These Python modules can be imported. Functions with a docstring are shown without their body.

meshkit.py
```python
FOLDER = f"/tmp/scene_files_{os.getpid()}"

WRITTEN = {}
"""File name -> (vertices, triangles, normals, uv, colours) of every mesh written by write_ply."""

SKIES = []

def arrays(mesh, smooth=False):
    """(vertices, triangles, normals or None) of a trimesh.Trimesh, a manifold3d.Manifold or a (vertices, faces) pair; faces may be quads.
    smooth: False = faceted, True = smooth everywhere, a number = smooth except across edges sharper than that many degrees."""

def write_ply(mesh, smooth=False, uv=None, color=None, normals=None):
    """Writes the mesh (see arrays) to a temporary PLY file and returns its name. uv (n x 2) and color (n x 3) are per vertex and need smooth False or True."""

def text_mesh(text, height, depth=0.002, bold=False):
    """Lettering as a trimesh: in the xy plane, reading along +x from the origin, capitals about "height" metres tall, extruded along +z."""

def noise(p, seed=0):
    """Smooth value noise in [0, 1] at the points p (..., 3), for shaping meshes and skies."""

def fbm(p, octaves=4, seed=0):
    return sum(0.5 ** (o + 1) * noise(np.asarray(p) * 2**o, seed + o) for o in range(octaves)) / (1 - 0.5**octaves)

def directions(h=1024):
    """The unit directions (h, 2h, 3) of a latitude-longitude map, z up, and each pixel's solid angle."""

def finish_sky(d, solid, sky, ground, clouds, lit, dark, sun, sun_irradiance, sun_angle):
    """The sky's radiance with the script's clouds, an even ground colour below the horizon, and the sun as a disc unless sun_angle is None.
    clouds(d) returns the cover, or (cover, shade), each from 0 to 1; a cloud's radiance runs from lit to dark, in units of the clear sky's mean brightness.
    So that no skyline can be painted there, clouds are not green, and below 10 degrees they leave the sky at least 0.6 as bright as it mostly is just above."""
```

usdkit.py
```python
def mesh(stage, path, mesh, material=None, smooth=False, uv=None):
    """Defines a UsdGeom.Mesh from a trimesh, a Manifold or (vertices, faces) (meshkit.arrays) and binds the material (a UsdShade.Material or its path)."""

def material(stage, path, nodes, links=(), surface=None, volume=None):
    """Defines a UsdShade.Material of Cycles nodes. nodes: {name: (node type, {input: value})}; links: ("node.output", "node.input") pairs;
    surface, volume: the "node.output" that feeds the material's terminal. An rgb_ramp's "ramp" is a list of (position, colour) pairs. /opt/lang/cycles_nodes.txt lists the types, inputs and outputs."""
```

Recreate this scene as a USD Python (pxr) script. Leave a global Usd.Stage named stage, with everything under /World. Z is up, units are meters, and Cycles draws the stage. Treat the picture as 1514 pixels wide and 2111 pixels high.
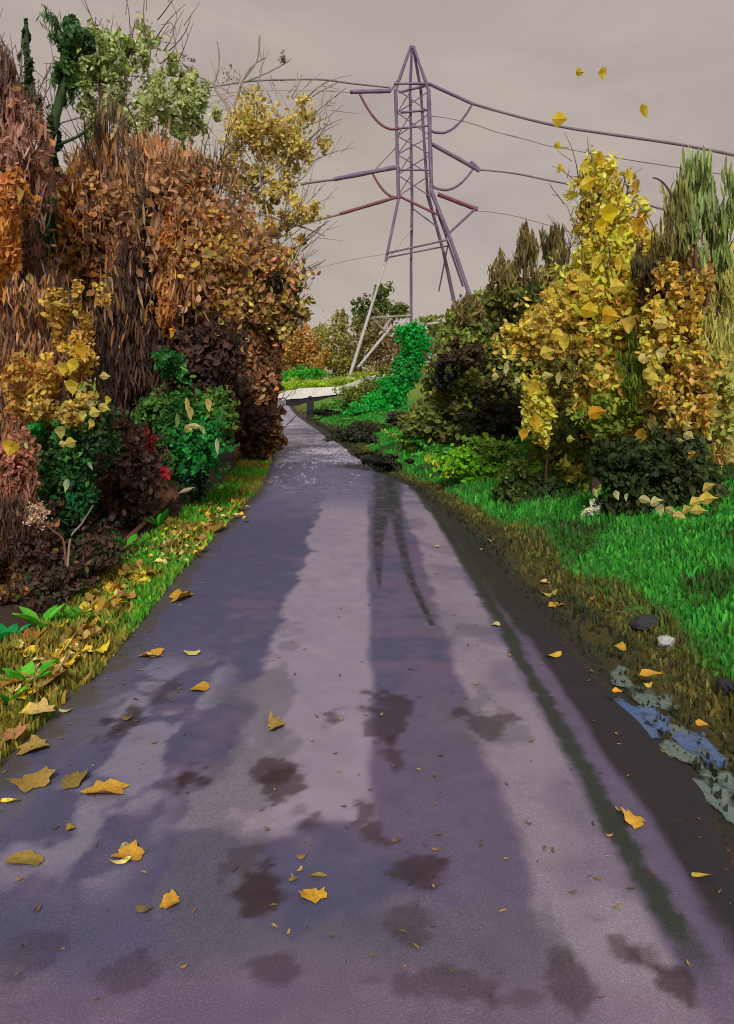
import math, random
import numpy as np, trimesh, usdkit, meshkit
from pxr import Usd, UsdGeom, UsdLux, UsdShade, Gf, Sdf, Vt

stage = Usd.Stage.CreateInMemory()
UsdGeom.SetStageUpAxis(stage, 'Z'); UsdGeom.SetStageMetersPerUnit(stage, 1.0)
world = UsdGeom.Xform.Define(stage, '/World'); stage.SetDefaultPrim(world.GetPrim())
UsdGeom.Scope.Define(stage, '/World/Looks')

# ------------------------------------------------------------------ camera, sky, sun, exposure
EYE, FOCAL, HZ, CX = 1.7, 1623.0, 805.0, 757.0      # eye height in metres; focal length, horizon row and centre column in units of 1514 x 2111
EXPOSURE = 1.15
SUN_EL, SUN_AZ = math.radians(38), math.radians(181)   # azimuth clockwise from +y: behind the viewer, a little to the left
cam = UsdGeom.Camera.Define(stage, '/World/camera')
cam.CreateHorizontalApertureAttr(36.0); cam.CreateFocalLengthAttr(36.0 * FOCAL / 1514.0)
cam.CreateVerticalApertureOffsetAttr(-(2111 / 2 - HZ) / 1514.0 * 36.0)
cam.CreateExposureAttr(EXPOSURE); cam.CreateClippingRangeAttr(Gf.Vec2f(0.05, 5000))
cam.AddTranslateOp().Set(Gf.Vec3d(0, 0, EYE)); cam.AddRotateXOp().Set(90.0)

sky = UsdLux.DomeLight.Define(stage, '/World/sky')
sky.GetPrim().SetCustomDataByKey('kind', 'structure')
skymat = usdkit.material(stage, '/World/Looks/sky', {
    'sky': ('sky_texture', {'sky_type': 'single_scattering', 'sun_disc': False, 'sun_elevation': SUN_EL, 'sun_rotation': SUN_AZ}),
    'tc': ('texture_coordinate', {}),
    'map': ('mapping', {'rotation': (0.3, 0.5, 0.2), 'scale': (3.0, 3.0, 9.0)}),
    'n': ('noise_texture', {'scale': 1.6, 'detail': 4.0, 'roughness': 0.5, 'distortion': 0.5}),
    'n2': ('noise_texture', {'scale': 1.3, 'detail': 3.0, 'roughness': 0.5, 'distortion': 0.3}),
    'ramp': ('rgb_ramp', {'ramp': [(0.30, (1.88, 1.61, 1.37)), (0.5, (2.04, 1.77, 1.51)), (0.70, (2.22, 1.95, 1.64))]}),
    'tint': ('rgb_ramp', {'ramp': [(0.35, (0.97, 1.02, 0.92)), (0.65, (1.02, 0.98, 1.06))]}),
    'mul': ('mix_color', {'blend_type': 'multiply', 'fac': 1.0, 'use_clamp': False}),
    'mix': ('mix_color', {'fac': 0.985, 'use_clamp': False}),
    'bg': ('background_shader', {'strength': 0.1})},
    [('tc.generated', 'map.vector'), ('map.vector', 'n.vector'), ('tc.generated', 'n2.vector'), ('n.fac', 'ramp.fac'), ('n2.fac', 'tint.fac'),
     ('ramp.color', 'mul.a'), ('tint.color', 'mul.b'), ('sky.color', 'mix.a'), ('mul.result', 'mix.b'), ('mix.result', 'bg.color')], surface='bg.background')
UsdShade.MaterialBindingAPI.Apply(sky.GetPrim()).Bind(skymat)

sun = UsdLux.DistantLight.Define(stage, '/World/sun')
sun.CreateNormalizeAttr(True); sun.CreateIntensityAttr(0.4); sun.CreateAngleAttr(18.0); sun.CreateColorAttr(Gf.Vec3f(1.0, 0.96, 0.90))
sun.AddRotateZOp().Set(-math.degrees(SUN_AZ)); sun.AddRotateXOp().Set(-(90 - math.degrees(SUN_EL)))

# ------------------------------------------------------------------ helpers
rng = np.random.default_rng(7)

def P(px, py, d):                                    # the point seen in direction (px, py) at d metres ahead
    return np.array([(px - CX) / FOCAL * d, d, EYE - (py - HZ) / FOCAL * d])

def G(px, py, z=0.0):                                # the point of the level z seen at (px, py)
    d = (EYE - z) * FOCAL / (py - HZ)
    return np.array([(px - CX) / FOCAL * d, d, z])

def srgb(c):
    c = np.asarray(c, float) / 255.0
    return np.where(c < 0.04045, c / 12.92, ((c + 0.055) / 1.055) ** 2.4)

LEAFY = 1.45
LIGHT = 0.85                                         # how bright a white surface renders under this sky and sun
def base(c):
    return np.clip(srgb(c) / LIGHT, 0.006, 0.8)

used = {}
def numbered(parent, name):
    k = (parent, name); n = used.get(k, 0); used[k] = n + 1
    return f'{parent}/{name}' if n == 0 else f'{parent}/{name}_{n:03d}'

def tag(prim, label=None, cat=None, group=None, kind=None):
    for k, v in (('label', label), ('category', cat), ('group', group), ('kind', kind)):
        if v: prim.SetCustomDataByKey(k, v)
    return prim

def thing(name, label, cat, group=None, loc=(0, 0, 0)):
    x = UsdGeom.Xform.Define(stage, numbered('/World', name))
    x.AddTranslateOp().Set(Gf.Vec3d(*map(float, loc)))
    tag(x.GetPrim(), label, cat, group)
    return x

def obj(name, mesh, mat, parent=None, loc=None, color=None, smooth=False, local=False):
    """One Mesh prim, in world coordinates, moved into its parent's frame."""
    pp = str(parent.GetPath()) if parent is not None else '/World'
    v, f, n = meshkit.arrays(mesh, smooth)
    if loc is not None: v = v - np.asarray(loc)
    m = UsdGeom.Mesh.Define(stage, numbered(pp, name))
    m.CreatePointsAttr(Vt.Vec3fArray.FromNumpy(v.astype(np.float32)))
    m.CreateFaceVertexCountsAttr(Vt.IntArray.FromNumpy(np.full(len(f), 3, np.int32)))
    m.CreateFaceVertexIndicesAttr(Vt.IntArray.FromNumpy(np.ascontiguousarray(f.astype(np.int32).ravel())))
    m.CreateSubdivisionSchemeAttr('none')
    if n is not None:
        m.CreateNormalsAttr(Vt.Vec3fArray.FromNumpy(n.astype(np.float32))); m.SetNormalsInterpolation('vertex')
    if color is not None:
        UsdGeom.PrimvarsAPI(m).CreatePrimvar('tone', Sdf.ValueTypeNames.Color3fArray, 'vertex').Set(Vt.Vec3fArray.FromNumpy(np.ascontiguousarray(color, np.float32)))
    UsdShade.MaterialBindingAPI.Apply(m.GetPrim()).Bind(mat)
    if loc is not None and parent is None:
        m.AddTranslateOp().Set(Gf.Vec3d(*map(float, loc)))
    return m

# ------------------------------------------------------------------ materials
def toned(name, rough=0.75, translucent=0.25, grain=0.18, scale=90.0, spec=0.25, bump=0.0):
    """Reads the mesh's own colour, adds grain."""
    nodes = {'a': ('attribute', {'attribute': 'tone'}), 'g': ('geometry', {}),
             'n': ('noise_texture', {'scale': scale, 'detail': 4.0, 'roughness': 0.65}),
             'r': ('rgb_ramp', {'ramp': [(0.25, (1 - grain * 2,) * 3), (0.75, (1 + grain * 1.4,) * 3)]}),
             'm': ('mix_color', {'blend_type': 'multiply', 'fac': 1.0, 'use_clamp': False}),
             'p': ('principled_bsdf', {'roughness': rough, 'specular_ior_level': spec})}
    links = [('g.position', 'n.vector'), ('n.fac', 'r.fac'), ('a.color', 'm.a'), ('r.color', 'm.b'), ('m.result', 'p.base_color')]
    out = 'p.BSDF'
    if bump:
        nodes['b'] = ('bump', {'strength': bump, 'distance': 0.006}); links += [('n.fac', 'b.height'), ('b.normal', 'p.normal')]
    if translucent:
        nodes['t'] = ('translucent_bsdf', {}); nodes['x'] = ('mix_closure', {'fac': translucent})
        links += [('m.result', 't.color'), ('p.BSDF', 'x.closure1'), ('t.BSDF', 'x.closure2')]; out = 'x.closure'
    return usdkit.material(stage, f'/World/Looks/{name}', nodes, links, surface=out)

def plain(name, c, rough=0.7, grain=0.2, scale=20.0, c2=None, metallic=0.0, bump=0.0, stretch=(1, 1, 1)):
    lo = base(c) * (1 - grain) if c2 is None else base(c2); hi = base(c) * (1 + grain) if c2 is None else base(c)
    nodes = {'g': ('geometry', {}), 'mp': ('mapping', {'scale': stretch}), 'n': ('noise_texture', {'scale': scale, 'detail': 6.0, 'roughness': 0.6}),
             'r': ('rgb_ramp', {'ramp': [(0.3, tuple(lo)), (0.7, tuple(np.clip(hi, 0, 0.85)))]}),
             'p': ('principled_bsdf', {'roughness': rough, 'metallic': metallic, 'specular_ior_level': 0.3})}
    links = [('g.position', 'mp.vector'), ('mp.vector', 'n.vector'), ('n.fac', 'r.fac'), ('r.color', 'p.base_color')]
    if bump:
        nodes['b'] = ('bump', {'strength': bump, 'distance': 0.02}); links += [('n.fac', 'b.height'), ('b.normal', 'p.normal')]
    return usdkit.material(stage, f'/World/Looks/{name}', nodes, links, surface='p.BSDF')

M_leaf = toned('foliage', 0.7, 0.36, 0.16, 60.0)
M_far = toned('far_foliage', 0.8, 0.34, 0.16, 8.0)
M_grass = toned('grass', 0.65, 0.25, 0.15, 40.0)
M_fall = toned('fallen_leaf', 0.55, 0.12, 0.22, 70.0, spec=0.4)
M_ground = toned('soil', 0.9, 0.0, 0.3, 30.0, bump=0.8)
M_stone = toned('stone', 0.8, 0.0, 0.25, 60.0, bump=0.6)
M_bark = plain('bark', (92, 70, 58), 0.85, c2=(52, 38, 33), scale=14, bump=0.8, stretch=(1, 1, 0.25))
M_greybark = plain('grey_bark', (150, 135, 128), 0.85, c2=(108, 95, 90), scale=10, stretch=(1, 1, 0.3))
M_mossbark = plain('mossy_bark', (54, 74, 38), 0.85, c2=(30, 42, 26), scale=16, bump=0.8, stretch=(1, 1, 0.35))
M_redwood = plain('reddish_wood', (132, 84, 68), 0.9, c2=(62, 40, 32), scale=22, bump=1.0, stretch=(1, 1, 0.16))
M_branch = plain('branch_wood', (128, 90, 66), 0.8, c2=(86, 58, 44), scale=22, bump=0.5)
M_steel = plain('dark_steel', (112, 92, 120), 0.6, c2=(84, 66, 92), scale=0.6)
M_pale = plain('pale_steel', (166, 162, 164), 0.6, c2=(140, 134, 136), scale=0.6)
M_rust = plain('red_oxide_steel', (118, 70, 80), 0.65, c2=(90, 52, 64), scale=0.6)
M_wire = plain('cable', (118, 104, 116), 0.6, c2=(98, 86, 100), scale=0.3)
M_wirepale = plain('weathered_cable', (158, 146, 148), 0.6, c2=(142, 130, 134), scale=0.3)
M_white = plain('white_wall', (226, 214, 214), 0.7, c2=(196, 184, 186), scale=2.5)
M_black = plain('dark_stone', (42, 38, 48), 0.8, c2=(26, 24, 32), scale=3.0)

# ------------------------------------------------------------------ the ground's shape
def sstep(x, a, b):
    t = np.clip((np.asarray(x, float) - a) / (b - a), 0, 1)
    return t * t * (3 - 2 * t)

EL = np.array([[-1.5, -1.66], [3.6, -1.68], [4.8, -1.64], [6.9, -1.73], [9.5, -1.80], [13, -1.86], [18, -2.25], [30, -3.35], [46, -5.2], [58, -6.9], [70, -8.6]])   # y, x of the lane's left edge
ER = np.array([[-1.5, 1.30], [2.4, 1.30], [3.6, 1.40], [5, 1.34], [7, 1.22], [10, 1.08], [13.8, 0.72], [17, 0.12], [22, -0.55], [30, -1.35], [40, -2.7], [46, -3.5], [58, -5.2], [70, -6.9]])
def smooth_interp(tab):
    from scipy.interpolate import PchipInterpolator
    f = PchipInterpolator(tab[:, 0], tab[:, 1])
    lo, hi = tab[0, 0], tab[-1, 0]
    s = (tab[-1, 1] - tab[-2, 1]) / (tab[-1, 0] - tab[-2, 0])
    return lambda y: np.where(np.asarray(y) > hi, tab[-1, 1] + s * (np.asarray(y) - hi), f(np.clip(y, lo, hi)))
edge_l, edge_r = smooth_interp(EL), smooth_interp(ER)

def ground_z(x, y):
    x, y = np.broadcast_arrays(np.asarray(x, float), np.asarray(y, float))
    far = sstep(y, 46, 110) * 2.6
    l, r = edge_l(y), edge_r(y)
    out = np.maximum(l - x, x - r)                     # metres off the lane
    p = np.stack([x, y, 0 * x], -1)
    rough = (meshkit.noise(p * 1.7) - 0.5) * 0.10 + (meshkit.noise(p * 5.3, 3) - 0.5) * 0.04
    left = sstep(l - x, 0.05, 0.9) * 0.10 + sstep(l - x, 0.9, 4) * 0.5
    right = sstep(x - r, 0.3, 1.5) * 0.24 + sstep(x - r, 1.3, 3.8) * 0.40 
    return far + np.where(out > 0, left + right + rough * sstep(out, 0.15, 0.6) * np.where((x > r) & (y < 7), sstep(np.maximum(out - .55, (y - 4.7) * .4), 0, .5), 1), -0.06 * sstep(-out, 0.04, 0.2)) - 0.004

def noise2(x, y, s, seed=0):
    return meshkit.noise(np.stack([np.asarray(x) * s, np.asarray(y) * s, np.zeros_like(np.asarray(x, float))], -1), seed)

def fbm2(x, y, s, seed=0):
    return sum(noise2(x, y, s * 2 ** k, seed + k) / 2 ** k for k in range(4)) / 1.875

def grid(xs, ys):
    X, Y = np.meshgrid(xs, ys); n, m = X.shape
    i = np.arange(n * m).reshape(n, m)
    f = np.vstack([np.stack([i[:-1, :-1].ravel(), i[:-1, 1:].ravel(), i[1:, 1:].ravel()], 1), np.stack([i[:-1, :-1].ravel(), i[1:, 1:].ravel(), i[1:, :-1].ravel()], 1)])
    return X.ravel(), Y.ravel(), f

def ground_tone(x, y):
    l, r = edge_l(y), edge_r(y)
    L, R = l - x, x - r
    n = fbm2(x, y, 1.3, 11)[:, None]; n2 = fbm2(x, y, 4.0, 23)[:, None]
    soil, mud = base((58, 44, 36)), base((42, 40, 36))
    olive, emerald, deep, lime = base((70, 64, 30)), base((44, 116, 34)), base((34, 88, 28)), base((96, 140, 28))
    mixc = lambda a, b, t: a * (1 - t) + b * t
    col = np.tile(soil, (len(x), 1))
    leftc = mixc(base((96, 98, 36)), base((70, 108, 34)), sstep(n, .4, .6))
    leftc = mixc(leftc, soil, sstep(L + (n2[:, 0] - .5) * .4, .35, .6)[:, None])
    rc = mixc(mud, olive * .8, sstep(R + (n2[:, 0] - .5) * .2, .10, .3)[:, None])
    rc = mixc(rc, mixc(deep, emerald, sstep(n, .35, .6)), sstep(R + (n[:, 0] - .5) * .5, .55, .95)[:, None])
    col = np.where((L > 0)[:, None], leftc, col); col = np.where((R > 0)[:, None], rc, col)
    fard = sstep(y, 50, 75)[:, None]
    return mixc(col, mixc(base((110, 130, 36)), base((96, 104, 40)), n), fard)

ys = np.concatenate([np.arange(-3, 14, 0.07), np.arange(14, 40, 0.2), np.arange(40, 120, 1.0), np.geomspace(120, 1500, 24)])
xs = np.concatenate([-np.geomspace(1200, 9, 20), np.arange(-8.5, -4, 0.3), np.arange(-4, 5.5, 0.07), np.arange(5.5, 9, 0.3), np.geomspace(9, 1200, 20)])
gx, gy, gf = grid(xs, ys)
obj('ground', (np.stack([gx, gy, ground_z(gx, gy)], 1), gf), M_ground, color=ground_tone(gx, gy), smooth=True)
tag(stage.GetPrimAtPath('/World/ground'), kind='structure')

# ------------------------------------------------------------------ the lane
STAINS = [(265, 1488, 40, 52, .85), (330, 1440, 40, 34, .55), (388, 1622, 48, 40, 1.0), (688, 1502, 26, 24, .7), (560, 1608, 50, 26, .8), (590, 1640, 62, 40, .8), (655, 1702, 46, 34, .65),
          (750, 1690, 28, 40, .75), (772, 1738, 30, 30, .7), (808, 1505, 54, 56, .75), (812, 1580, 24, 46, .7), (1000, 1505, 90, 36, .7), (872, 1818, 56, 34, .85), (530, 1862, 46, 74, .95), (505, 1800, 46, 40, .5),
          (850, 1925, 52, 56, .5), (92, 1985, 60, 50, .4), (265, 2030, 50, 40, .45), (545, 2028, 64, 36, .55), (880, 2060, 140, 34, .45), (1165, 2045, 60, 66, .6), (1270, 1960, 40, 64, .6), (1400, 2040, 70, 46, .8), (1340, 1985, 40, 50, .5), (1080, 2090, 60, 24, .4)]

REFLECTION_STREAKS = [[(792, 950, 30), (790, 1040, 24), (780, 1120, 13), (780, 1170, 9), (782, 1220, 4)], [(812, 950, 24), (814, 1040, 15), (826, 1120, 11), (850, 1210, 9), (892, 1300, 8)]]

def lane_tone(x, y):
    n1 = fbm2(x, y, 2.2, 41); n2 = fbm2(x * 3, y, 1.6, 57); n3 = fbm2(x, y, 9, 71); n4 = fbm2(x, y, 24, 77)
    off = edge_r(np.maximum(y, 7)) - 1.2                 # the streaks run with the bend
    u = x - off * sstep(y, 9, 30)
    w = (n2 - .5) * .35 + (n3 - .5) * .10 + (n4 - .5) * .05
    mixc = lambda a, b, t: a * (1 - t[:, None]) + b * t[:, None]
    slate, mauve, pale, damp = base((80, 77, 106)), base((94, 83, 108)), base((143, 132, 151)), base((42, 38, 41))
    col = np.tile(slate, (len(x), 1))
    col = mixc(col, mauve, sstep(n1 + (n3 - .5) * .25 + (u + .6) * .25 - sstep(y, 3, 5) * .1, .48, .62))
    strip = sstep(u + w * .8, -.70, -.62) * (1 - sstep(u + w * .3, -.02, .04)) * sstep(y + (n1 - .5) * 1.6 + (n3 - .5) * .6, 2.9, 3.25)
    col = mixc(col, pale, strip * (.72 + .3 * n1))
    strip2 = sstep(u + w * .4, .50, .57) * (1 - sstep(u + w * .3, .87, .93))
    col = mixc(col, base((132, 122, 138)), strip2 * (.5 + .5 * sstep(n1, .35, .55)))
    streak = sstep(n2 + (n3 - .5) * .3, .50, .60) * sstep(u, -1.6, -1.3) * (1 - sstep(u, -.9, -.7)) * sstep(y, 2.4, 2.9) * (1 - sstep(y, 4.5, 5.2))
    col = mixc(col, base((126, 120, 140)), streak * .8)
    dull = sstep(fbm2(x * 1.5, y * .8, 1.3, 131) + (n3 - .5) * .2, .56, .62) * (1 - sstep(y, 4.5, 7))
    col = mixc(col, base((92, 88, 100)), dull * .6)
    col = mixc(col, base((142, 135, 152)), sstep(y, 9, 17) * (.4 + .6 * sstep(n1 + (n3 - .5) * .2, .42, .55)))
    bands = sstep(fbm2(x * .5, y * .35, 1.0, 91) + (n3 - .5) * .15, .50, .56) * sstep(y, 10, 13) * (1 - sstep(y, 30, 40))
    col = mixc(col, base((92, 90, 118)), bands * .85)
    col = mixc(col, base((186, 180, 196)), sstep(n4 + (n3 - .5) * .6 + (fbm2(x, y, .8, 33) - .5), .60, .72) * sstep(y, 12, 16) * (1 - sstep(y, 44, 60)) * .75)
    moss = (1 - sstep(np.abs(u - .965 - (n2 - .5) * .08) + (n3 - .5) * .05 + (n4 - .5) * .04, .03, .072)) * sstep(y, 2.1, 2.5)
    col = mixc(col, base((42, 50, 38)), moss * .9)
    edge = sstep(u + w * .3 + .05 * sstep(y, 4, 7), 1.06, 1.12)
    col = mixc(col, damp, edge * .94)
    col = mixc(col, base((42, 44, 36)), sstep(u + w * .3 + .12 * sstep(y, 7, 12), .92, 1.0) * sstep(y, 5, 7) * .9)
    row = HZ + EYE * FOCAL / np.maximum(y, .5)             # dark reflection below the corner, painted into the lane colour as two streaks
    for line in REFLECTION_STREAKS:
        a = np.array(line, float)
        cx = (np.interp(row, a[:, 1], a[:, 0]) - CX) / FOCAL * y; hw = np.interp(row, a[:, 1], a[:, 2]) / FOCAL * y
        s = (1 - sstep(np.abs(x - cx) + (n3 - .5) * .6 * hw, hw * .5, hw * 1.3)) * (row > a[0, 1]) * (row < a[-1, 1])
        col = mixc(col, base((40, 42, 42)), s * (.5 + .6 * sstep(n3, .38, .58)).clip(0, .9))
    lm = sstep(edge_l(y) + .2 - x + (n3 - .5) * .3, 0, .1)
    col = mixc(col, base((74, 68, 58)), lm * .8)
    col = mixc(col, base((116, 96, 120)), (1 - sstep(y + (n1 - .5) * .4, 2.1, 2.35)) * .55)
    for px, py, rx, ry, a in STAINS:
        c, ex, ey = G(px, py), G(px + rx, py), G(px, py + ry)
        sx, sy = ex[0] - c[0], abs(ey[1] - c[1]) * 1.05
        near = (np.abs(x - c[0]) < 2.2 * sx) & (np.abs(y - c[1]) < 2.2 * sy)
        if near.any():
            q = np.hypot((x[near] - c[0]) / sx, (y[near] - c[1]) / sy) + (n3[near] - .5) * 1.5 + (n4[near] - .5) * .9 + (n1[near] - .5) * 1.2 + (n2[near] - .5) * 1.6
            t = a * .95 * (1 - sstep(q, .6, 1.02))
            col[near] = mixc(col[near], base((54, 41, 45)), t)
    return col * .83 * (.80 + .24 * n3 + .16 * n4)[:, None]

ly = np.concatenate([np.arange(-1.4, 1.6, .2), np.arange(1.6, 6, .018), np.arange(6, 14, .05), np.arange(14, 72, .25)])
t = np.concatenate([[-.05, -.02], np.linspace(0, 1, 150), [1.02, 1.05]])
T, LY = np.meshgrid(t, ly)
n, m = T.shape
LX = edge_l(LY) * (1 - T) + edge_r(LY) * T
wob = (noise2(LX, LY, 3.0, 5) - .5) * .14
LX = LX + wob * sstep(np.abs(T - .5), .42, .5)
i = np.arange(n * m).reshape(n, m)
lf = np.vstack([np.stack([i[:-1, :-1].ravel(), i[:-1, 1:].ravel(), i[1:, 1:].ravel()], 1), np.stack([i[:-1, :-1].ravel(), i[1:, 1:].ravel(), i[1:, :-1].ravel()], 1)])
x, y = LX.ravel(), LY.ravel()
lz = .012 + .03 * np.clip(1 - (2 * T.ravel() - 1) ** 2, 0, 1) + sstep(y, 46, 110) * 2.6 - 1.2 * np.clip(np.abs(T.ravel() - .5) - .5, 0, 1)
M_lane = usdkit.material(stage, '/World/Looks/worn_asphalt', {
    'a': ('attribute', {'attribute': 'tone'}), 'g': ('geometry', {}),
    'n': ('noise_texture', {'scale': 190.0, 'detail': 2.0, 'roughness': 0.8}), 'n2': ('noise_texture', {'scale': 6.0, 'detail': 5.0, 'roughness': 0.6}),
    'r': ('rgb_ramp', {'ramp': [(0.3, (.70, .70, .72)), (0.56, (1.03, 1.03, 1.03)), (0.70, (1.55, 1.55, 1.6))]}),
    'm': ('mix_color', {'blend_type': 'multiply', 'fac': 1.0, 'use_clamp': False}),
    'rr': ('rgb_ramp', {'ramp': [(0.35, (.62,) * 3), (0.65, (.82,) * 3)]}),
    'b': ('bump', {'strength': 0.3, 'distance': 0.003}),
    'p': ('principled_bsdf', {'specular_ior_level': 0.2})},
    [('g.position', 'n.vector'), ('g.position', 'n2.vector'), ('n.fac', 'r.fac'), ('a.color', 'm.a'), ('r.color', 'm.b'), ('m.result', 'p.base_color'),
     ('n2.fac', 'rr.fac'), ('rr.color', 'p.roughness'), ('n.fac', 'b.height'), ('b.normal', 'p.normal')], surface='p.BSDF')
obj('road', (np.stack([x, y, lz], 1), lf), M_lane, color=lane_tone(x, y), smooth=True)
tag(stage.GetPrimAtPath('/World/road'), kind='structure')

# ------------------------------------------------------------------ foliage
def rot_frames(n, tilt, style):
    """Leaf frames: a = along the leaf, b = across, c = normal."""
    if style == 'stroke':                              # long leaves and dry stalks that hang or stand
        a = np.stack([rng.normal(0, tilt, n), rng.normal(0, tilt, n), np.where(rng.random(n) < .5, 1, -1)], 1)
    elif style == 'spike':
        a = np.stack([rng.normal(0, tilt, n), rng.normal(0, tilt, n), np.ones(n)], 1)
    else:
        a = rng.normal(size=(n, 3)); a[:, 2] -= .35
    a /= np.linalg.norm(a, axis=1, keepdims=True)
    b = np.cross(a, rng.normal(size=(n, 3)) + np.array([0, -1.2, .5])); b /= np.linalg.norm(b, axis=1, keepdims=True) + 1e-9
    return a, b, np.cross(a, b)

def leaves_mesh(pts, size, cols, style='dab', tilt=.2, aspect=.6):
    """A folded six-cornered leaf at each point."""
    n = len(pts)
    a, b, c = rot_frames(n, tilt, style)
    L = (size * rng.uniform(.6, 1.35, n))[:, None]; W = L * (aspect * rng.uniform(.7, 1.3, n))[:, None]
    fold = L * rng.uniform(-.12, .22, n)[:, None]
    q = [pts - a * L * .5, pts - a * L * .18 + b * W * .42 + c * fold, pts + a * L * .2 + b * W * .4 + c * fold, pts + a * L * .52 + c * fold * .6,
         pts + a * L * .2 - b * W * .4 + c * fold, pts - a * L * .18 - b * W * .42 + c * fold]
    v = np.stack(q, 1).reshape(-1, 3)
    k = np.arange(n)[:, None] * 6
    f = np.concatenate([k + np.array([[0, 1, 5]]), k + np.array([[1, 2, 5]]), k + np.array([[2, 4, 5]]), k + np.array([[2, 3, 4]])], 1).reshape(-1, 3)
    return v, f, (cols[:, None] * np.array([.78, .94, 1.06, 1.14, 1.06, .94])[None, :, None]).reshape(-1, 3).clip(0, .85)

def pick(palette, n, jitter=.16):
    pal = np.array([np.clip(srgb(c) / LIGHT * LEAFY, .006, .8) for c in palette])
    k = rng.integers(0, len(pal), n)
    c = pal[k] * np.exp(rng.normal(0, jitter, (n, 1))) * np.exp(rng.normal(0, jitter * .35, (n, 3)))
    return np.clip(c, .004, .85)

MORE, FINER = 3.9, .46
def blob(px, py, rx, ry, d, n, size, palette, style='dab', depth=None, tilt=.2, aspect=.6, shell=.55, floor=True, loose=False):
    """Leaves through an ellipsoid that is seen at (px, py) with radii rx, ry; all in picture units at distance d."""
    k = d / FOCAL
    c = P(px, py, d); r = np.array([rx * k, (depth if depth else max(.35, .5 * (rx + min(ry, 2 * rx)) * k)), ry * k])
    n = int(n * MORE); size = size * FINER
    m = max(5, n // (70 if loose else 26))                                # twigs: leaves gather round points of the crown, some of which stand out of it
    u = rng.normal(size=(m, 3)); u /= np.linalg.norm(u, axis=1, keepdims=True)
    rad = rng.random(m) ** (1 / 3) * (1 - shell) + shell * rng.random(m) ** .25
    rad *= 1 + .75 * (meshkit.noise(u * 1.9 + c, 5) - .5) + .22 * rng.normal(size=m).clip(-1.5, 2.2)
    tw = u * rad[:, None] * (1.0 if loose else .93)
    k_ = rng.integers(0, m, n)
    p = c + (tw[k_] + rng.normal(size=(n, 3)) * rng.uniform(.06, .2, (m, 1))[k_]) * r
    if floor:
        gz = ground_z(p[:, 0], p[:, 1]); p[:, 2] = np.maximum(p[:, 2], gz + .03 + .1 * rng.random(n))
    return leaves_mesh(p, size * k, pick(palette, n) * np.exp(rng.normal(0, .13, (m, 1)))[k_], style, tilt, aspect)

def join(parts):
    vs, fs, cs, o = [], [], [], 0
    for v, f, c in parts:
        vs.append(v); fs.append(f + o); cs.append(c); o += len(v)
    return np.vstack(vs), np.vstack(fs), np.vstack(cs)

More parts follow.
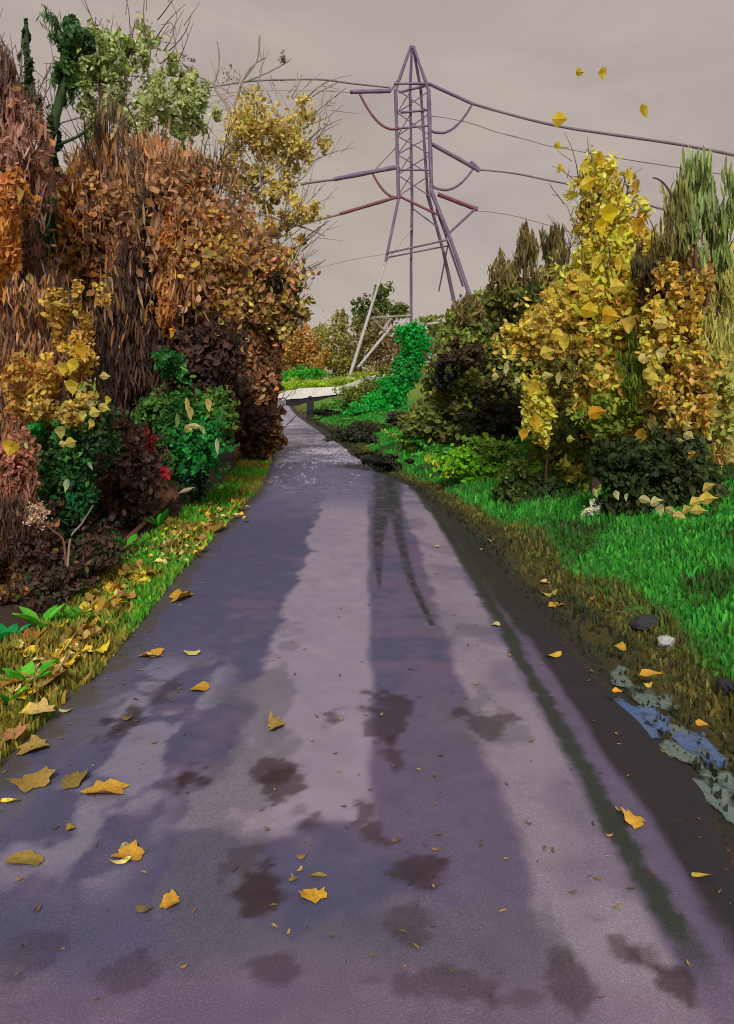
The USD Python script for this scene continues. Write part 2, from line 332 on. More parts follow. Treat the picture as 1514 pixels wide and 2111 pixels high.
def tube(pts, radii, sides=7, wobble=.12):
    p = np.asarray(pts, float); r = np.broadcast_to(np.asarray(radii, float), (len(p),))
    if len(p) > 2 or wobble:
        s = np.linspace(0, 1, len(p)); ss = np.linspace(0, 1, max(6, 4 * len(p)))
        from scipy.interpolate import PchipInterpolator
        p = PchipInterpolator(s, p)(ss); r = np.interp(ss, s, r) * (1 + wobble * rng.normal(0, .6, len(ss)).clip(-1, 1))
    t = np.gradient(p, axis=0); t /= np.linalg.norm(t, axis=1, keepdims=True) + 1e-12
    a = np.cross(t, np.where(np.abs(t[:, 2:]) < .9, [0, 0, 1.], [1., 0, 0])); a /= np.linalg.norm(a, axis=1, keepdims=True) + 1e-12
    b = np.cross(t, a); ang = np.arange(sides) * 2 * np.pi / sides
    v = p[:, None] + r[:, None, None] * (np.cos(ang)[None, :, None] * a[:, None] + np.sin(ang)[None, :, None] * b[:, None])
    n = len(p); i, j = np.meshgrid(np.arange(n - 1), np.arange(sides), indexing='ij')
    q = np.stack([i * sides + j, i * sides + (j + 1) % sides, (i + 1) * sides + (j + 1) % sides, (i + 1) * sides + j], -1).reshape(-1, 4)
    v = np.vstack([v.reshape(-1, 3), p[0], p[-1]]); k = np.arange(sides); e = (n - 1) * sides
    caps = np.vstack([np.stack([(k + 1) % sides, k, np.full(sides, n * sides)], 1), np.stack([e + k, e + (k + 1) % sides, np.full(sides, n * sides + 1)], 1)])
    return v, np.vstack([q[:, [0, 2, 1]], q[:, [0, 3, 2]], caps])

def limb(pts, d, w0, w1, dd=0.0):
    """A tapered branch through picture points at distance d (w in picture units)."""
    k = d / FOCAL
    pp = [P(q[0], q[1], d + (q[2] if len(q) > 2 else dd)) for q in pts]
    return tube(pp, np.linspace(w0, w1, len(pp)) * k / 2)

def twigs(px, py, rx, ry, d, n, length, width, spread=.5, depth=None):
    """Fine bare twigs that start inside a crown and reach up and out of it."""
    k = d / FOCAL; dep = depth if depth else .4 * rx * k; vs, fs = [], []
    for i_ in range(n):
        o = np.array([rng.uniform(-1, 1), rng.uniform(-1, 1), rng.uniform(-1, 1)]); p = P(px + o[0] * rx, py + o[2] * ry, d) + np.array([0, o[1] * dep, 0])
        dv = np.array([o[0] * spread + rng.normal(0, spread * .5), rng.normal(0, spread * .4), 1.0]); dv /= np.linalg.norm(dv)
        L = length * k * rng.uniform(.5, 1.2); b1, b2 = rng.normal(0, .12, 3), rng.normal(0, .2, 3)
        q = [p, p + dv * L * .5 + b1 * L * .3, p + dv * L + b2 * L * .5]
        v, f = tube(q, np.array([1, .7, .35]) * width * k / 2, 3, 0); fs.append(f + sum(map(len, vs))); vs.append(v)
        for s_ in (.45, .7):
            a = q[0] + (q[2] - q[0]) * s_; e = a + (dv * .6 + rng.normal(0, .5, 3)) * L * .35
            v, f = tube([a, e], np.array([.6, .3]) * width * k / 2, 3, 0); fs.append(f + sum(map(len, vs))); vs.append(v)
    return np.vstack(vs), np.vstack(fs)

def stem_to_ground(px, d, py):
    p = P(px, py, d); g = np.array([p[0], d, float(ground_z(p[0], d)) - .15])
    return g, p

def single_leaf(px, py, w, h, d, color, shape='oval', facing=.5):
    """One large leaf, cupped, facing roughly up and to the lane."""
    k = d / FOCAL
    out = np.array([[-1, 0], [-.72, .5], [-.3, .84], [.1, .8], [.5, .5], [.8, .2], [1.12, .04], [.8, -.2], [.5, -.52], [.1, -.82], [-.3, -.86], [-.72, -.5]]) * (1 + .1 * np.sin(np.arange(12) * 2.3 + px))[:, None]
    n = 12; c = P(px, py, d)
    yaw = math.radians((px * 37 + py * 17) % 60 - 30); roll = math.radians((px * 53 + py * 29) % 50 - 25)
    X = np.array([math.cos(yaw), math.sin(yaw), 0.0]); Z = np.array([0.0, -.3, 1.0]); N = np.cross(X, Z)
    if h > w: U, V, lu, lv = -Z, X, h, w
    else: U, V, lu, lv = X, Z, w, h
    U, V = U * math.cos(roll) + V * math.sin(roll), V * math.cos(roll) - U * math.sin(roll)
    v = c + np.outer(out[:, 0] * lu * k * .55, U) + np.outer(out[:, 1] * lv * k * .62, V) + np.outer(-(.13 * np.abs(out[:, 1]) - .18 * out[:, 0] ** 2) * lv * k, N)
    v = np.vstack([v, c]); f = np.stack([np.arange(n), (np.arange(n) + 1) % n, np.full(n, n)], 1)
    cc = base(color) * np.exp(rng.normal(0, .07))
    return v, f, np.clip(cc * np.append(.9 + .16 * np.cos(np.arange(n) * 1.7 + py), .82)[:, None], 0, .85)

def plant(name, label, cat, d, px, crowns, trunk=None, limbs=(), leaves=(), group=None, bark=None, mat=None, front=.5, crown_name='crown', fine=()):
    """crowns: [(part name or None, [blob arguments without d])], trunk: picture points, from the ground up."""
    x = (px - CX) / FOCAL * d; loc = np.array([x, d, float(ground_z(x, d))])
    T = thing(name, label, cat, group, loc)
    bark = bark or M_bark
    if trunk:
        pts, w0, w1 = trunk
        k = d / FOCAL
        pp = [P(q[0], q[1], d + (q[2] if len(q) > 2 else 0)) for q in pts]
        g = float(ground_z(pp[0][0], pp[0][1]))
        pp = [np.array([pp[0][0], pp[0][1], g - .2])] + [p for p in pp if p[2] > g + .15]
        obj('trunk', tube(pp, np.linspace(w0, w1, len(pp)) * k / 2, 9), bark, T, loc, smooth=True)
    for pts, w0, w1 in limbs:
        obj('limb', limb(pts, d, w0, w1), bark, T, loc, smooth=True)
    for q in fine:
        tag(obj('twigs', twigs(*q[:4], d, *q[4:]), bark, T, loc).GetPrim(), kind='stuff')
    for part, blobs in crowns:
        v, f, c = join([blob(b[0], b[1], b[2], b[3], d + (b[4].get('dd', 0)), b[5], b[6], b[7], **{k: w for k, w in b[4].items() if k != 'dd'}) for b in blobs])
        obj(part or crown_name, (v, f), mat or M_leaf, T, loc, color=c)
    for q in leaves:
        g = min(.95, 22 / max(q[2], q[3]) + .22); q = (*q[:2], q[2] * g, q[3] * g, *q[4:])
        v, f, c = single_leaf(q[0], q[1], q[2], q[3], d - (q[5] if len(q) > 5 else front), q[4])
        obj('leaf', (v, f), M_leaf, T, loc, color=c)
    return T

ST = dict(style='stroke', aspect=.12, tilt=.24)
SP = dict(style='spike', aspect=.13, tilt=.2)
RUS = [(148, 110, 80), (124, 92, 68), (162, 124, 88), (104, 78, 58), (156, 108, 62)]
DRK = [(66, 48, 42), (52, 40, 38), (80, 56, 44)]
ORG = [(190, 128, 58), (172, 112, 52), (152, 96, 52)]
OCH = [(176, 138, 62), (158, 124, 62), (188, 150, 66)]
OLV = [(166, 146, 76), (144, 124, 64), (178, 158, 88)]
GRN = [(54, 92, 36), (42, 76, 32), (72, 108, 40)]
EMR = [(34, 112, 48), (42, 126, 48), (28, 92, 42)]
DGR = [(88, 102, 44), (72, 82, 38), (108, 120, 48), (96, 88, 48)]
YEL = [(216, 180, 66), (200, 164, 62), (228, 194, 84), (186, 152, 58)]
SAG = [(146, 154, 104), (134, 144, 92), (158, 162, 116)]
BRT = (226, 196, 74); PAL = (206, 190, 112); CRM = (226, 208, 150); LMN = (206, 192, 60)

# ------------------------------------------------------------------ the left side of the lane, far to near
plant('olive_leaved_tree', 'half bare tree with yellow olive leaves and grey twigs, in front of the left wires', 'tree', 22, 470,
      [('crown', [(560, 265, 90, 66, {'loose': True}, 558, 23, OLV, ), (500, 330, 60, 46, {'loose': True}, 279, 23, OLV + OCH[1:2]), (600, 330, 52, 60, {'loose': True}, 260, 21, OLV), (540, 395, 60, 50, {'loose': True}, 260, 23, OLV + [(120, 116, 84)]),
                  (610, 420, 52, 46, {'loose': True}, 205, 21, OLV), (560, 500, 55, 46, {'loose': True}, 260, 23, OLV + [(140, 100, 66)]), (520, 470, 34, 44, {'loose': True}, 136, 21, OLV), (450, 340, 46, 34, {'loose': True}, 161, 23, [(124, 92, 56), (140, 116, 60)])])],
      trunk=([(470, 900), (462, 640), (452, 470), (430, 350)], 34, 14),
      limbs=[([(452, 470), (520, 400), (590, 330), (640, 285), (662, 262)], 10, 3), ([(430, 350), (480, 300), (520, 250), (560, 205)], 8, 3), ([(600, 330), (645, 300), (660, 235)], 5, 2),
             ([(452, 450), (520, 440), (600, 460), (670, 486)], 7, 3), ([(500, 420), (540, 360), (600, 300)], 6, 2)], bark=M_greybark, fine=[(560, 300, 90, 110, 60, 90, 2.6, 1.0, .8), (570, 460, 80, 60, 30, 80, 2.4, 1.0, .6)])
plant('bare_tree', 'thin bare grey tree whose twigs stand against the sky left of the top wire', 'tree', 26, 452,
      [('crown', [(375, 130, 30, 26, {}, 26, 16, [(140, 128, 120)]), (590, 128, 18, 14, {}, 18, 16, [(136, 126, 118)]), (500, 150, 60, 40, {}, 24, 14, [(146, 134, 124)])])],
      trunk=([(452, 880), (470, 560), (486, 300), (478, 240)], 20, 7),
      limbs=[([(484, 300), (478, 240), (446, 186), (440, 168)], 7, 4), ([(440, 172), (452, 130), (448, 85)], 5, 2.5), ([(440, 172), (400, 150), (370, 120), (356, 50)], 5, 2.5), ([(478, 240), (500, 170), (532, 118), (536, 72)], 5, 2.5),
             ([(500, 170), (516, 140), (548, 118)], 4, 2.5), ([(500, 170), (560, 145), (600, 122)], 4, 2)], bark=M_greybark)
plant('sage_leaved_tree', 'tall loose tree with pale sage green leaves rising behind the russet hedge', 'tree', 15, 235,
      [('crown', [(215, 125, 75, 62, {'loose': True}, 594, 25, SAG + [(104, 128, 52)]), (285, 110, 30, 56, {'loose': True}, 158, 23, SAG), (170, 170, 46, 60, {'loose': True}, 277, 25, SAG + [(92, 112, 48)]), (150, 95, 34, 50, {'loose': True}, 198, 23, [(70, 96, 46), (96, 120, 56)]),
                  (265, 225, 52, 56, {'loose': True}, 343, 25, SAG), (350, 215, 66, 70, {'loose': True}, 502, 25, SAG + [(126, 140, 70)]), (400, 235, 42, 56, {'loose': True}, 251, 25, SAG), (390, 150, 22, 30, {'loose': True}, 73, 21, SAG), (320, 290, 20, 44, {'loose': True}, 59, 23, SAG), (376, 300, 14, 40, {'loose': True}, 46, 23, [(100, 118, 60)]),
                  (195, 250, 32, 54, {'loose': True}, 172, 23, SAG + [(80, 104, 46)]), (270, 300, 26, 40, {'loose': True}, 99, 23, SAG)])],
      trunk=([(225, 900), (222, 560), (215, 330), (212, 190), (214, 150)], 34, 12),
      limbs=[([(216, 330), (260, 260), (330, 200), (380, 150)], 11, 4), ([(214, 260), (180, 190), (160, 110)], 9, 3), ([(215, 220), (250, 140), (290, 70)], 8, 3), ([(300, 225), (370, 240), (420, 270)], 7, 3)], mat=M_leaf, fine=[(240, 180, 110, 120, 50, 100, 2.8, .6, .6)])
plant('ivy_clad_tree', 'slim forked tree clad in dark green ivy at the far left, taller than the hedge', 'tree', 11, 84,
      [('sprays', [(150, 70, 44, 44, {**SP, 'tilt': .6, 'depth': .3, 'loose': True}, 110, 44, [(56, 84, 44), (72, 100, 54), (44, 68, 36)]), (135, 170, 26, 60, {**SP, 'tilt': .4, 'depth': .2, 'loose': True}, 60, 44, [(62, 92, 46), (80, 110, 58)]), (55, 90, 14, 50, {**SP, 'tilt': .4, 'depth': .12, 'loose': True}, 40, 40, [(54, 74, 42)])]),
       ('ivy', [(85, 470, 22, 100, {'depth': .2, **SP}, 420, 60, [(38, 66, 28), (52, 86, 34), (30, 50, 26)]), (105, 300, 15, 80, {'depth': .14}, 200, 26, [(44, 58, 32), (36, 52, 28)]), (60, 170, 9, 66, {'depth': .1}, 150, 24, [(46, 62, 34), (54, 74, 40)]), (53, 70, 7, 36, {'depth': .08}, 50, 22, [(50, 66, 38)]),
                (78, 230, 8, 36, {'depth': .1}, 70, 22, [(46, 58, 36)])]),
       ('ivy', [(150, 80, 36, 48, {'depth': .3, 'loose': True}, 200, 32, [(40, 66, 36), (62, 92, 50), (52, 80, 42)]), (140, 140, 22, 50, {'depth': .2}, 150, 30, [(54, 82, 40), (74, 104, 52)]), (118, 290, 10, 18, {'depth': .1}, 30, 24, [(24, 34, 22)])])],
      trunk=([(70, 1000), (82, 620), (92, 400), (104, 290), (122, 210), (136, 140), (120, 60), (112, 34)], 34, 8),
      limbs=[([(100, 310), (80, 230), (58, 140), (54, 44)], 14, 8), ([(136, 150), (165, 110), (190, 84)], 8, 4), ([(112, 300), (176, 270), (200, 235)], 8, 4)], bark=M_mossbark,
      leaves=[(88, 318, 22, 36, (190, 192, 140)), (98, 350, 14, 14, (214, 210, 190))])
plant('russet_shrub', 'broad russet brown shrub of upright dry stalks in the middle of the left hedge', 'shrub', 12.5, 290,
      [('leaves', [(180, 480, 90, 110, {'dd': -.5, 'loose': True}, 700, 34, RUS + OCH[1:2]), (400, 470, 80, 110, {'dd': -.5, 'loose': True}, 700, 34, RUS + [(150, 112, 70)]), (300, 480, 110, 120, {'dd': -.5, 'loose': True}, 700, 34, RUS), (420, 560, 80, 110, {'dd': -.6}, 700, 34, RUS + OCH + OLV[1:2]), (190, 620, 90, 110, {'dd': -.6}, 700, 34, RUS + OCH[1:2] + DRK[:1]), (170, 680, 60, 110, {'dd': -.5}, 300, 34, OCH + RUS)]),
       ('stalks', [(300, 530, 175, 200, ST, 1700, 74, RUS), (300, 540, 170, 190, {}, 1500, 36, RUS + DRK[2:]), (210, 500, 95, 150, ST, 500, 74, RUS + ORG[2:]), (210, 500, 95, 150, {}, 500, 36, RUS + ORG[2:]), (390, 500, 80, 110, ST, 400, 70, RUS + [(150, 108, 86)]), (250, 640, 100, 170, ST, 900, 76, RUS + DRK), (300, 350, 150, 60, {**SP, 'depth': .8}, 420, 70, RUS),
                  (228, 290, 26, 110, {'style': 'spike', 'aspect': .08, 'tilt': .12, 'loose': True}, 150, 84, [(106, 88, 62), (90, 74, 56)]), (298, 390, 34, 90, {'style': 'spike', 'aspect': .08, 'tilt': .12}, 160, 80, [(98, 72, 60), (80, 58, 50)])]),
       ('orange_leaves', [(352, 560, 28, 120, {**ST, 'dd': -1.0}, 200, 50, ORG + RUS[:2]), (352, 560, 30, 120, {'dd': -1.0}, 260, 32, ORG), (130, 440, 44, 100, {**ST, 'dd': -.9}, 200, 56, ORG + RUS[:2]), (130, 440, 46, 100, {'dd': -.9}, 240, 34, ORG + RUS[:2]), (245, 520, 24, 100, {**ST, 'dd': -1.1}, 130, 50, ORG[2:] + RUS), (345, 630, 30, 44, {'dd': -1.1}, 130, 32, ORG[:2])]),
       ('gap_shade_stalks', [(275, 730, 66, 200, {**ST, 'dd': -1.1}, 1000, 74, DRK), (300, 470, 16, 110, {**ST, 'dd': -1.1}, 200, 74, [(70, 52, 46), (56, 42, 40)]), (400, 740, 90, 120, {'dd': -.6}, 1000, 36, DRK), (258, 640, 34, 140, {**ST, 'dd': -1.35}, 340, 70, DRK)])],  # dark brown stalks whose colour also paints the shade in the hedge gaps
      trunk=([(290, 1050), (286, 760), (296, 560), (300, 400)], 60, 14), limbs=[([(288, 760), (330, 640), (352, 480)], 20, 6), ([(288, 720), (240, 560), (225, 330)], 22, 6)],
      leaves=[(248, 565, 26, 34, (190, 180, 84)), (224, 584, 22, 40, (184, 172, 96)), (243, 600, 26, 24, (196, 184, 110)), (214, 616, 22, 30, (190, 176, 90)), (225, 628, 16, 24, (206, 196, 120)), (192, 588, 16, 24, (164, 132, 92)), (115, 402, 22, 22, (190, 170, 90)), (136, 388, 12, 14, (190, 150, 80))], front=1.45,
      fine=[(300, 380, 170, 50, 90, 120, 3.2, .35, .9), (200, 560, 90, 120, 40, 140, 3.2, .3, 1.2), (400, 480, 90, 90, 40, 110, 3, .5, 1.0)])
plant('brown_shrub', 'brown and olive shrub at the right end of the left hedge, by the bend', 'shrub', 19, 520,
      [('crown', [(540, 590, 70, 90, {}, 1000, 30, RUS + OLV[:2] + [(134, 84, 60)]), (470, 560, 80, 120, {}, 1100, 32, RUS + OLV[1:2]), (560, 640, 60, 60, {}, 600, 30, OLV + [(84, 70, 46)]), (450, 680, 56, 56, {}, 560, 30, OCH + OLV + [(96, 72, 42)]),
                  (500, 800, 66, 110, {}, 1200, 30, RUS + [(104, 74, 46)]), (545, 780, 34, 110, {}, 600, 30, [(122, 84, 56), (100, 66, 44), (84, 56, 40)]), (585, 600, 30, 44, {}, 180, 28, [(128, 114, 66), (60, 58, 34)]), (540, 880, 40, 60, {}, 500, 28, [(84, 56, 36), (112, 78, 40)])]),
       ('dark_leaves', [(430, 750, 60, 110, {'dd': -1.0}, 800, 32, DRK), (500, 820, 22, 60, {'dd': -1.4}, 200, 28, DRK), (575, 590, 14, 28, {'dd': -1.1}, 50, 26, [(44, 42, 26)]), (520, 880, 40, 50, {'dd': -.8}, 300, 28, [(60, 42, 32)])])],
      trunk=([(515, 960), (500, 760), (490, 600)], 34, 10), limbs=[([(505, 800), (545, 700), (590, 660), (618, 648)], 12, 3), ([(500, 740), (450, 620), (410, 520)], 12, 4)],
      leaves=[(476, 778, 10, 26, PAL), (470, 790, 14, 30, (190, 186, 110)), (480, 812, 12, 20, (150, 150, 110))], front=1.6, fine=[(540, 560, 70, 90, 60, 80, 2.6, .8, .7), (520, 780, 60, 120, 40, 90, 2.6, .6, .8)])
plant('mauve_brown_shrub', 'mauve brown shrub with orange streaks at the left edge, left of the ivy clad tree', 'shrub', 9.5, 20,
      [('stalks', [(20, 340, 72, 140, ST, 700, 84, [(136, 100, 86), (120, 88, 76), (148, 114, 100)]), (20, 340, 72, 140, {'loose': True}, 700, 38, [(136, 100, 86), (120, 88, 76), (148, 114, 100), (150, 108, 70)]), (10, 180, 26, 70, {'style': 'spike', 'aspect': .14, 'tilt': .1}, 160, 84, [(112, 84, 74), (94, 68, 60)]), (10, 560, 80, 180, ST, 700, 84, [(110, 82, 72), (92, 70, 64), (126, 84, 64)]), (10, 560, 80, 180, {}, 700, 38, [(116, 86, 74), (96, 72, 66), (134, 92, 66)]), (30, 760, 90, 150, ST, 1000, 80, RUS + DRK)]),
       ('orange_leaves', [(8, 480, 30, 110, {**ST, 'dd': -.8}, 160, 56, ORG + RUS[:1]), (8, 480, 32, 110, {'dd': -.8}, 200, 36, ORG), (34, 420, 24, 70, {'dd': -.8}, 90, 34, ORG + RUS[:1])])],
      trunk=([(15, 1100), (20, 700), (14, 400)], 40, 12), leaves=[(40, 400, 24, 34, (190, 160, 90)), (46, 606, 30, 20, (190, 178, 70)), (48, 622, 20, 24, LMN), (62, 574, 16, 22, (170, 160, 80)), (34, 598, 16, 16, (160, 148, 80))], front=1.2, fine=[(25, 240, 60, 70, 40, 120, 3.4, .3, .4), (30, 620, 70, 150, 30, 140, 3.4, .3, .5)])
plant('ochre_shrub', 'ochre yellow shrub with bright yellow leaves near the left edge', 'shrub', 7.6, 130,
      [('crown', [(150, 650, 50, 80, {'loose': True}, 315, 29, OCH + [(140, 110, 54)]), (150, 745, 42, 54, {'loose': True}, 225, 29, OCH + [(196, 148, 40)]), (75, 800, 66, 60, {'loose': True}, 345, 30, OCH + ORG[2:]), (150, 850, 70, 52, {'loose': True}, 345, 29, OCH + OLV), (190, 860, 40, 44, {'loose': True}, 150, 26, [(124, 120, 50), (150, 140, 64)])]),
       ('brown_leaves', [(60, 930, 90, 160, {'dd': .5, **ST}, 900, 76, RUS + DRK + [(104, 62, 46)]), (90, 700, 80, 120, {'dd': .6, **ST}, 500, 76, RUS + DRK)])],
      trunk=([(120, 1160), (125, 900), (150, 640)], 26, 7), limbs=[([(122, 980), (80, 860), (50, 780)], 12, 4)],
      leaves=[(130, 758, 24, 26, BRT), (150, 752, 26, 34, (232, 190, 60)), (148, 796, 26, 30, (228, 192, 74)), (165, 720, 26, 40, (206, 156, 40)), (120, 626, 22, 12, (190, 174, 84)), (156, 646, 16, 14, (200, 180, 100)), (216, 775, 20, 16, PAL), (186, 832, 16, 18, (170, 166, 110)), (170, 856, 18, 20, (196, 188, 90)),
              (196, 850, 22, 22, (206, 190, 96)), (214, 840, 22, 20, (212, 196, 100)), (188, 872, 20, 22, (210, 186, 84)), (124, 890, 22, 28, (160, 160, 90)), (146, 912, 26, 22, (196, 184, 90)), (130, 915, 18, 14, (200, 190, 120)), (222, 824, 14, 18, LMN)], front=.75)
plant('red_leaved_shrub', 'small shrub with crimson leaves low in the left hedge', 'shrub', 10.2, 300,
      [('crown', [(300, 960, 26, 70, {}, 260, 26, [(104, 30, 28), (84, 26, 26), (66, 30, 28)]), (325, 982, 34, 16, {'dd': -.3}, 90, 22, [(160, 24, 32), (136, 20, 28)]), (285, 915, 26, 26, {'dd': -.3}, 90, 22, [(128, 30, 34), (104, 28, 28)])])],
      trunk=([(305, 1060), (300, 960), (296, 900)], 8, 3))
plant('evergreen_shrub', 'glossy emerald evergreen shrub with cream leaf tips beside the crimson leaves', 'shrub', 11, 390,
      [('crown', [(390, 900, 66, 100, {}, 900, 28, GRN + EMR), (410, 920, 44, 60, {'dd': -.5}, 420, 26, EMR), (450, 860, 44, 50, {}, 360, 28, GRN + [(84, 100, 36)]), (330, 850, 56, 40, {}, 400, 28, GRN), (345, 752, 26, 30, {'dd': -1}, 140, 26, [(30, 84, 36), (44, 96, 44)]), (400, 985, 36, 32, {'dd': -.2}, 220, 24, [(24, 38, 28), (20, 56, 34)]), (340, 920, 30, 50, {}, 200, 28, [(66, 78, 28), (50, 64, 28)])])],
      trunk=([(395, 1030), (390, 930), (385, 850)], 12, 4),
      leaves=[(386, 835, 12, 40, PAL), (392, 850, 14, 30, (190, 182, 110)), (430, 834, 14, 28, PAL), (366, 868, 10, 32, (140, 160, 90)), (388, 884, 18, 18, (200, 186, 110)), (402, 878, 26, 12, CRM), (418, 886, 10, 22, (160, 176, 110)), (448, 920, 12, 44, (206, 206, 170)), (352, 734, 10, 12, (120, 160, 120)), (385, 1010, 40, 10, (214, 196, 160))], front=1.0)
plant('evergreen_shrub', 'dark green evergreen shrub behind the dried seed head at lower left', 'shrub', 7.6, 130,
      [('crown', [(130, 960, 60, 90, {}, 560, 30, GRN + EMR[2:] + [(30, 50, 30)]), (165, 1010, 36, 70, {}, 300, 30, [(28, 60, 32), (20, 80, 44), (46, 76, 34)]), (110, 1100, 60, 80, {}, 420, 30, [(44, 52, 30), (30, 42, 28), (40, 70, 32)]), (210, 890, 34, 60, {}, 220, 28, [(30, 52, 28), (44, 70, 34)]), (86, 900, 22, 40, {}, 110, 28, EMR)])],
      trunk=([(130, 1190), (132, 1060), (140, 940)], 10, 4), leaves=[(137, 1000, 12, 30, (170, 190, 150)), (150, 1030, 10, 44, (20, 110, 64)), (186, 960, 8, 20, (150, 170, 130))], front=.6)
plant('dark_undergrowth', 'dark brown undergrowth between the evergreen shrubs of the left hedge', 'shrub', 9.2, 240,
      [('crown', [(245, 960, 70, 120, {}, 800, 34, DRK), (230, 1060, 80, 70, {}, 500, 32, DRK + [(40, 54, 30)]), (160, 1130, 90, 70, {'dd': -1.4}, 500, 32, DRK + [(44, 56, 30)]), (40, 1130, 80, 100, {'dd': -2}, 500, 34, DRK + RUS[3:] + [(84, 60, 36)])])],
      limbs=[([(240, 1080), (250, 960), (240, 860)], 12, 4)])

plant('dead_bracken', 'dark brown dead bracken and ochre leaves low at the left edge of the verge', 'bracken', 6.3, 60,
      [('fronds', [(20, 1090, 60, 80, {**ST, 'depth': .3}, 360, 60, DRK + RUS[3:4]), (60, 1150, 60, 60, {'depth': .3}, 260, 26, DRK), (20, 1210, 70, 60, {'depth': .5}, 420, 30, DRK + RUS[3:]), (120, 1190, 70, 44, {'depth': .5}, 380, 28, DRK + [(50, 56, 30)]), (30, 1270, 60, 30, {'depth': .4}, 260, 28, [(128, 98, 40), (112, 84, 38), (96, 76, 36)]), (200, 1150, 60, 40, {'depth': .5, 'dd': .5}, 300, 28, DRK + [(44, 56, 30)])])])
# a rounded russet clump with one yellow leaf on it, the dried seed head, the fallen branch and the pale stone
PNK = [(150, 100, 82), (128, 84, 68), (112, 72, 58), (160, 112, 92)]
plant('russet_bracken', 'rounded clump of pinkish brown bracken at the left edge, a yellow leaf on its face', 'bracken', 6.9, 34,
      [('fronds', [(34, 960, 38, 56, {'depth': .16, 'shell': .8}, 420, 26, PNK), (34, 1040, 40, 90, {**ST, 'depth': .16}, 300, 60, PNK + RUS[3:4]), (30, 1110, 40, 60, {'depth': .16}, 200, 26, DRK + PNK[2:3])])],
      limbs=[([(34, 1160), (36, 1060), (34, 960)], 7, 3)], leaves=[(22, 922, 44, 46, (214, 180, 56))], front=.2)

d0 = 6.2; sl = P(138, 1130, d0); sl[2] = float(ground_z(sl[0], d0))
sh = thing('dried_seed_head', 'forked dry stalk with a round beige seed head beside the verge', 'dead plant', None, sl)
foot = P(138, 1130, d0); foot[2] = float(ground_z(foot[0], d0)) - .05
obj('stalk', tube([foot, P(132, 1118, d0), P(104, 1090, d0 - .05), P(84, 1066, d0 - .1)], [.010, .008, .006, .005]), M_branch, sh, sl, smooth=True)
obj('stalk', tube([foot, P(145, 1112, d0 - .05), P(168, 1080, d0 - .08), P(192, 1042, d0 - .1)], [.010, .009, .007, .005]), M_greybark, sh, sl, smooth=True)
v, f, c = blob(82, 1060, 22, 24, d0 - .1, 170, 11, [(190, 150, 124), (206, 172, 150), (150, 110, 86)], depth=.09); tag(obj('seed_head', (v, f), M_leaf, sh, sl, color=c).GetPrim(), kind='stuff')

def at_ground(px, py):
    p = G(px, py)
    for _ in range(6):
        z = float(ground_z(p[0], p[1])); p = G(px, py, z)
    return p
pts = [at_ground(*q) for q in ((132, 1222), (190, 1180), (240, 1142), (300, 1085), (362, 1028))]
pts = [p + np.array([0, 0, .05]) for p in pts]
fb = thing('fallen_branch', 'long bare reddish branch lying along the inner edge of the left verge', 'branch', None, pts[2])
obj('stem', tube(pts, [.02, .03, .034, .03, .022]), M_branch, fb, pts[2], smooth=True)
obj('twig', tube([pts[1], pts[1] + [.18, .25, .10], pts[1] + [.26, .55, .16]], [.012, .009, .005]), M_branch, fb, pts[2], smooth=True)
obj('twig', tube([pts[3], pts[3] + [-.2, .1, .14], pts[3] + [-.3, .3, .24]], [.013, .009, .004]), M_branch, fb, pts[2], smooth=True)

def stone(px, py, w, h, tone, label):
    p = at_ground(px, py + h / 2); kk = p[1] / FOCAL
    m = trimesh.creation.icosphere(3); v = np.array(m.vertices)
    v *= (1 + .5 * (meshkit.noise(v * 1.3 + px, 2) - .5) + .2 * (meshkit.noise(v * 4 + px, 3) - .5))[:, None]
    v[:, 2] = np.maximum(v[:, 2], -.6)
    v = v * np.array([w * kk / 2, w * kk * .4, h * kk * .62]) + p + [0, 0, h * kk * .3]
    tag(obj('stone', (v, np.array(m.faces)), M_stone, None, p, color=np.tile(base(tone), (len(v), 1)), smooth=True).GetPrim(), label, 'stone')
stone(345, 1012, 46, 44, (186, 138, 104), 'tan stone at the foot of the crimson leaved shrub on the left')
stone(1330, 1282, 62, 30, (44, 44, 48), 'black stone lying in the bright green grass bank on the right')
stone(1376, 1321, 40, 18, (150, 150, 150), 'small pale grey stone just below the black one in the grass')
stone(1494, 1412, 36, 34, (36, 36, 42), 'black stone at the right edge above the puddles')

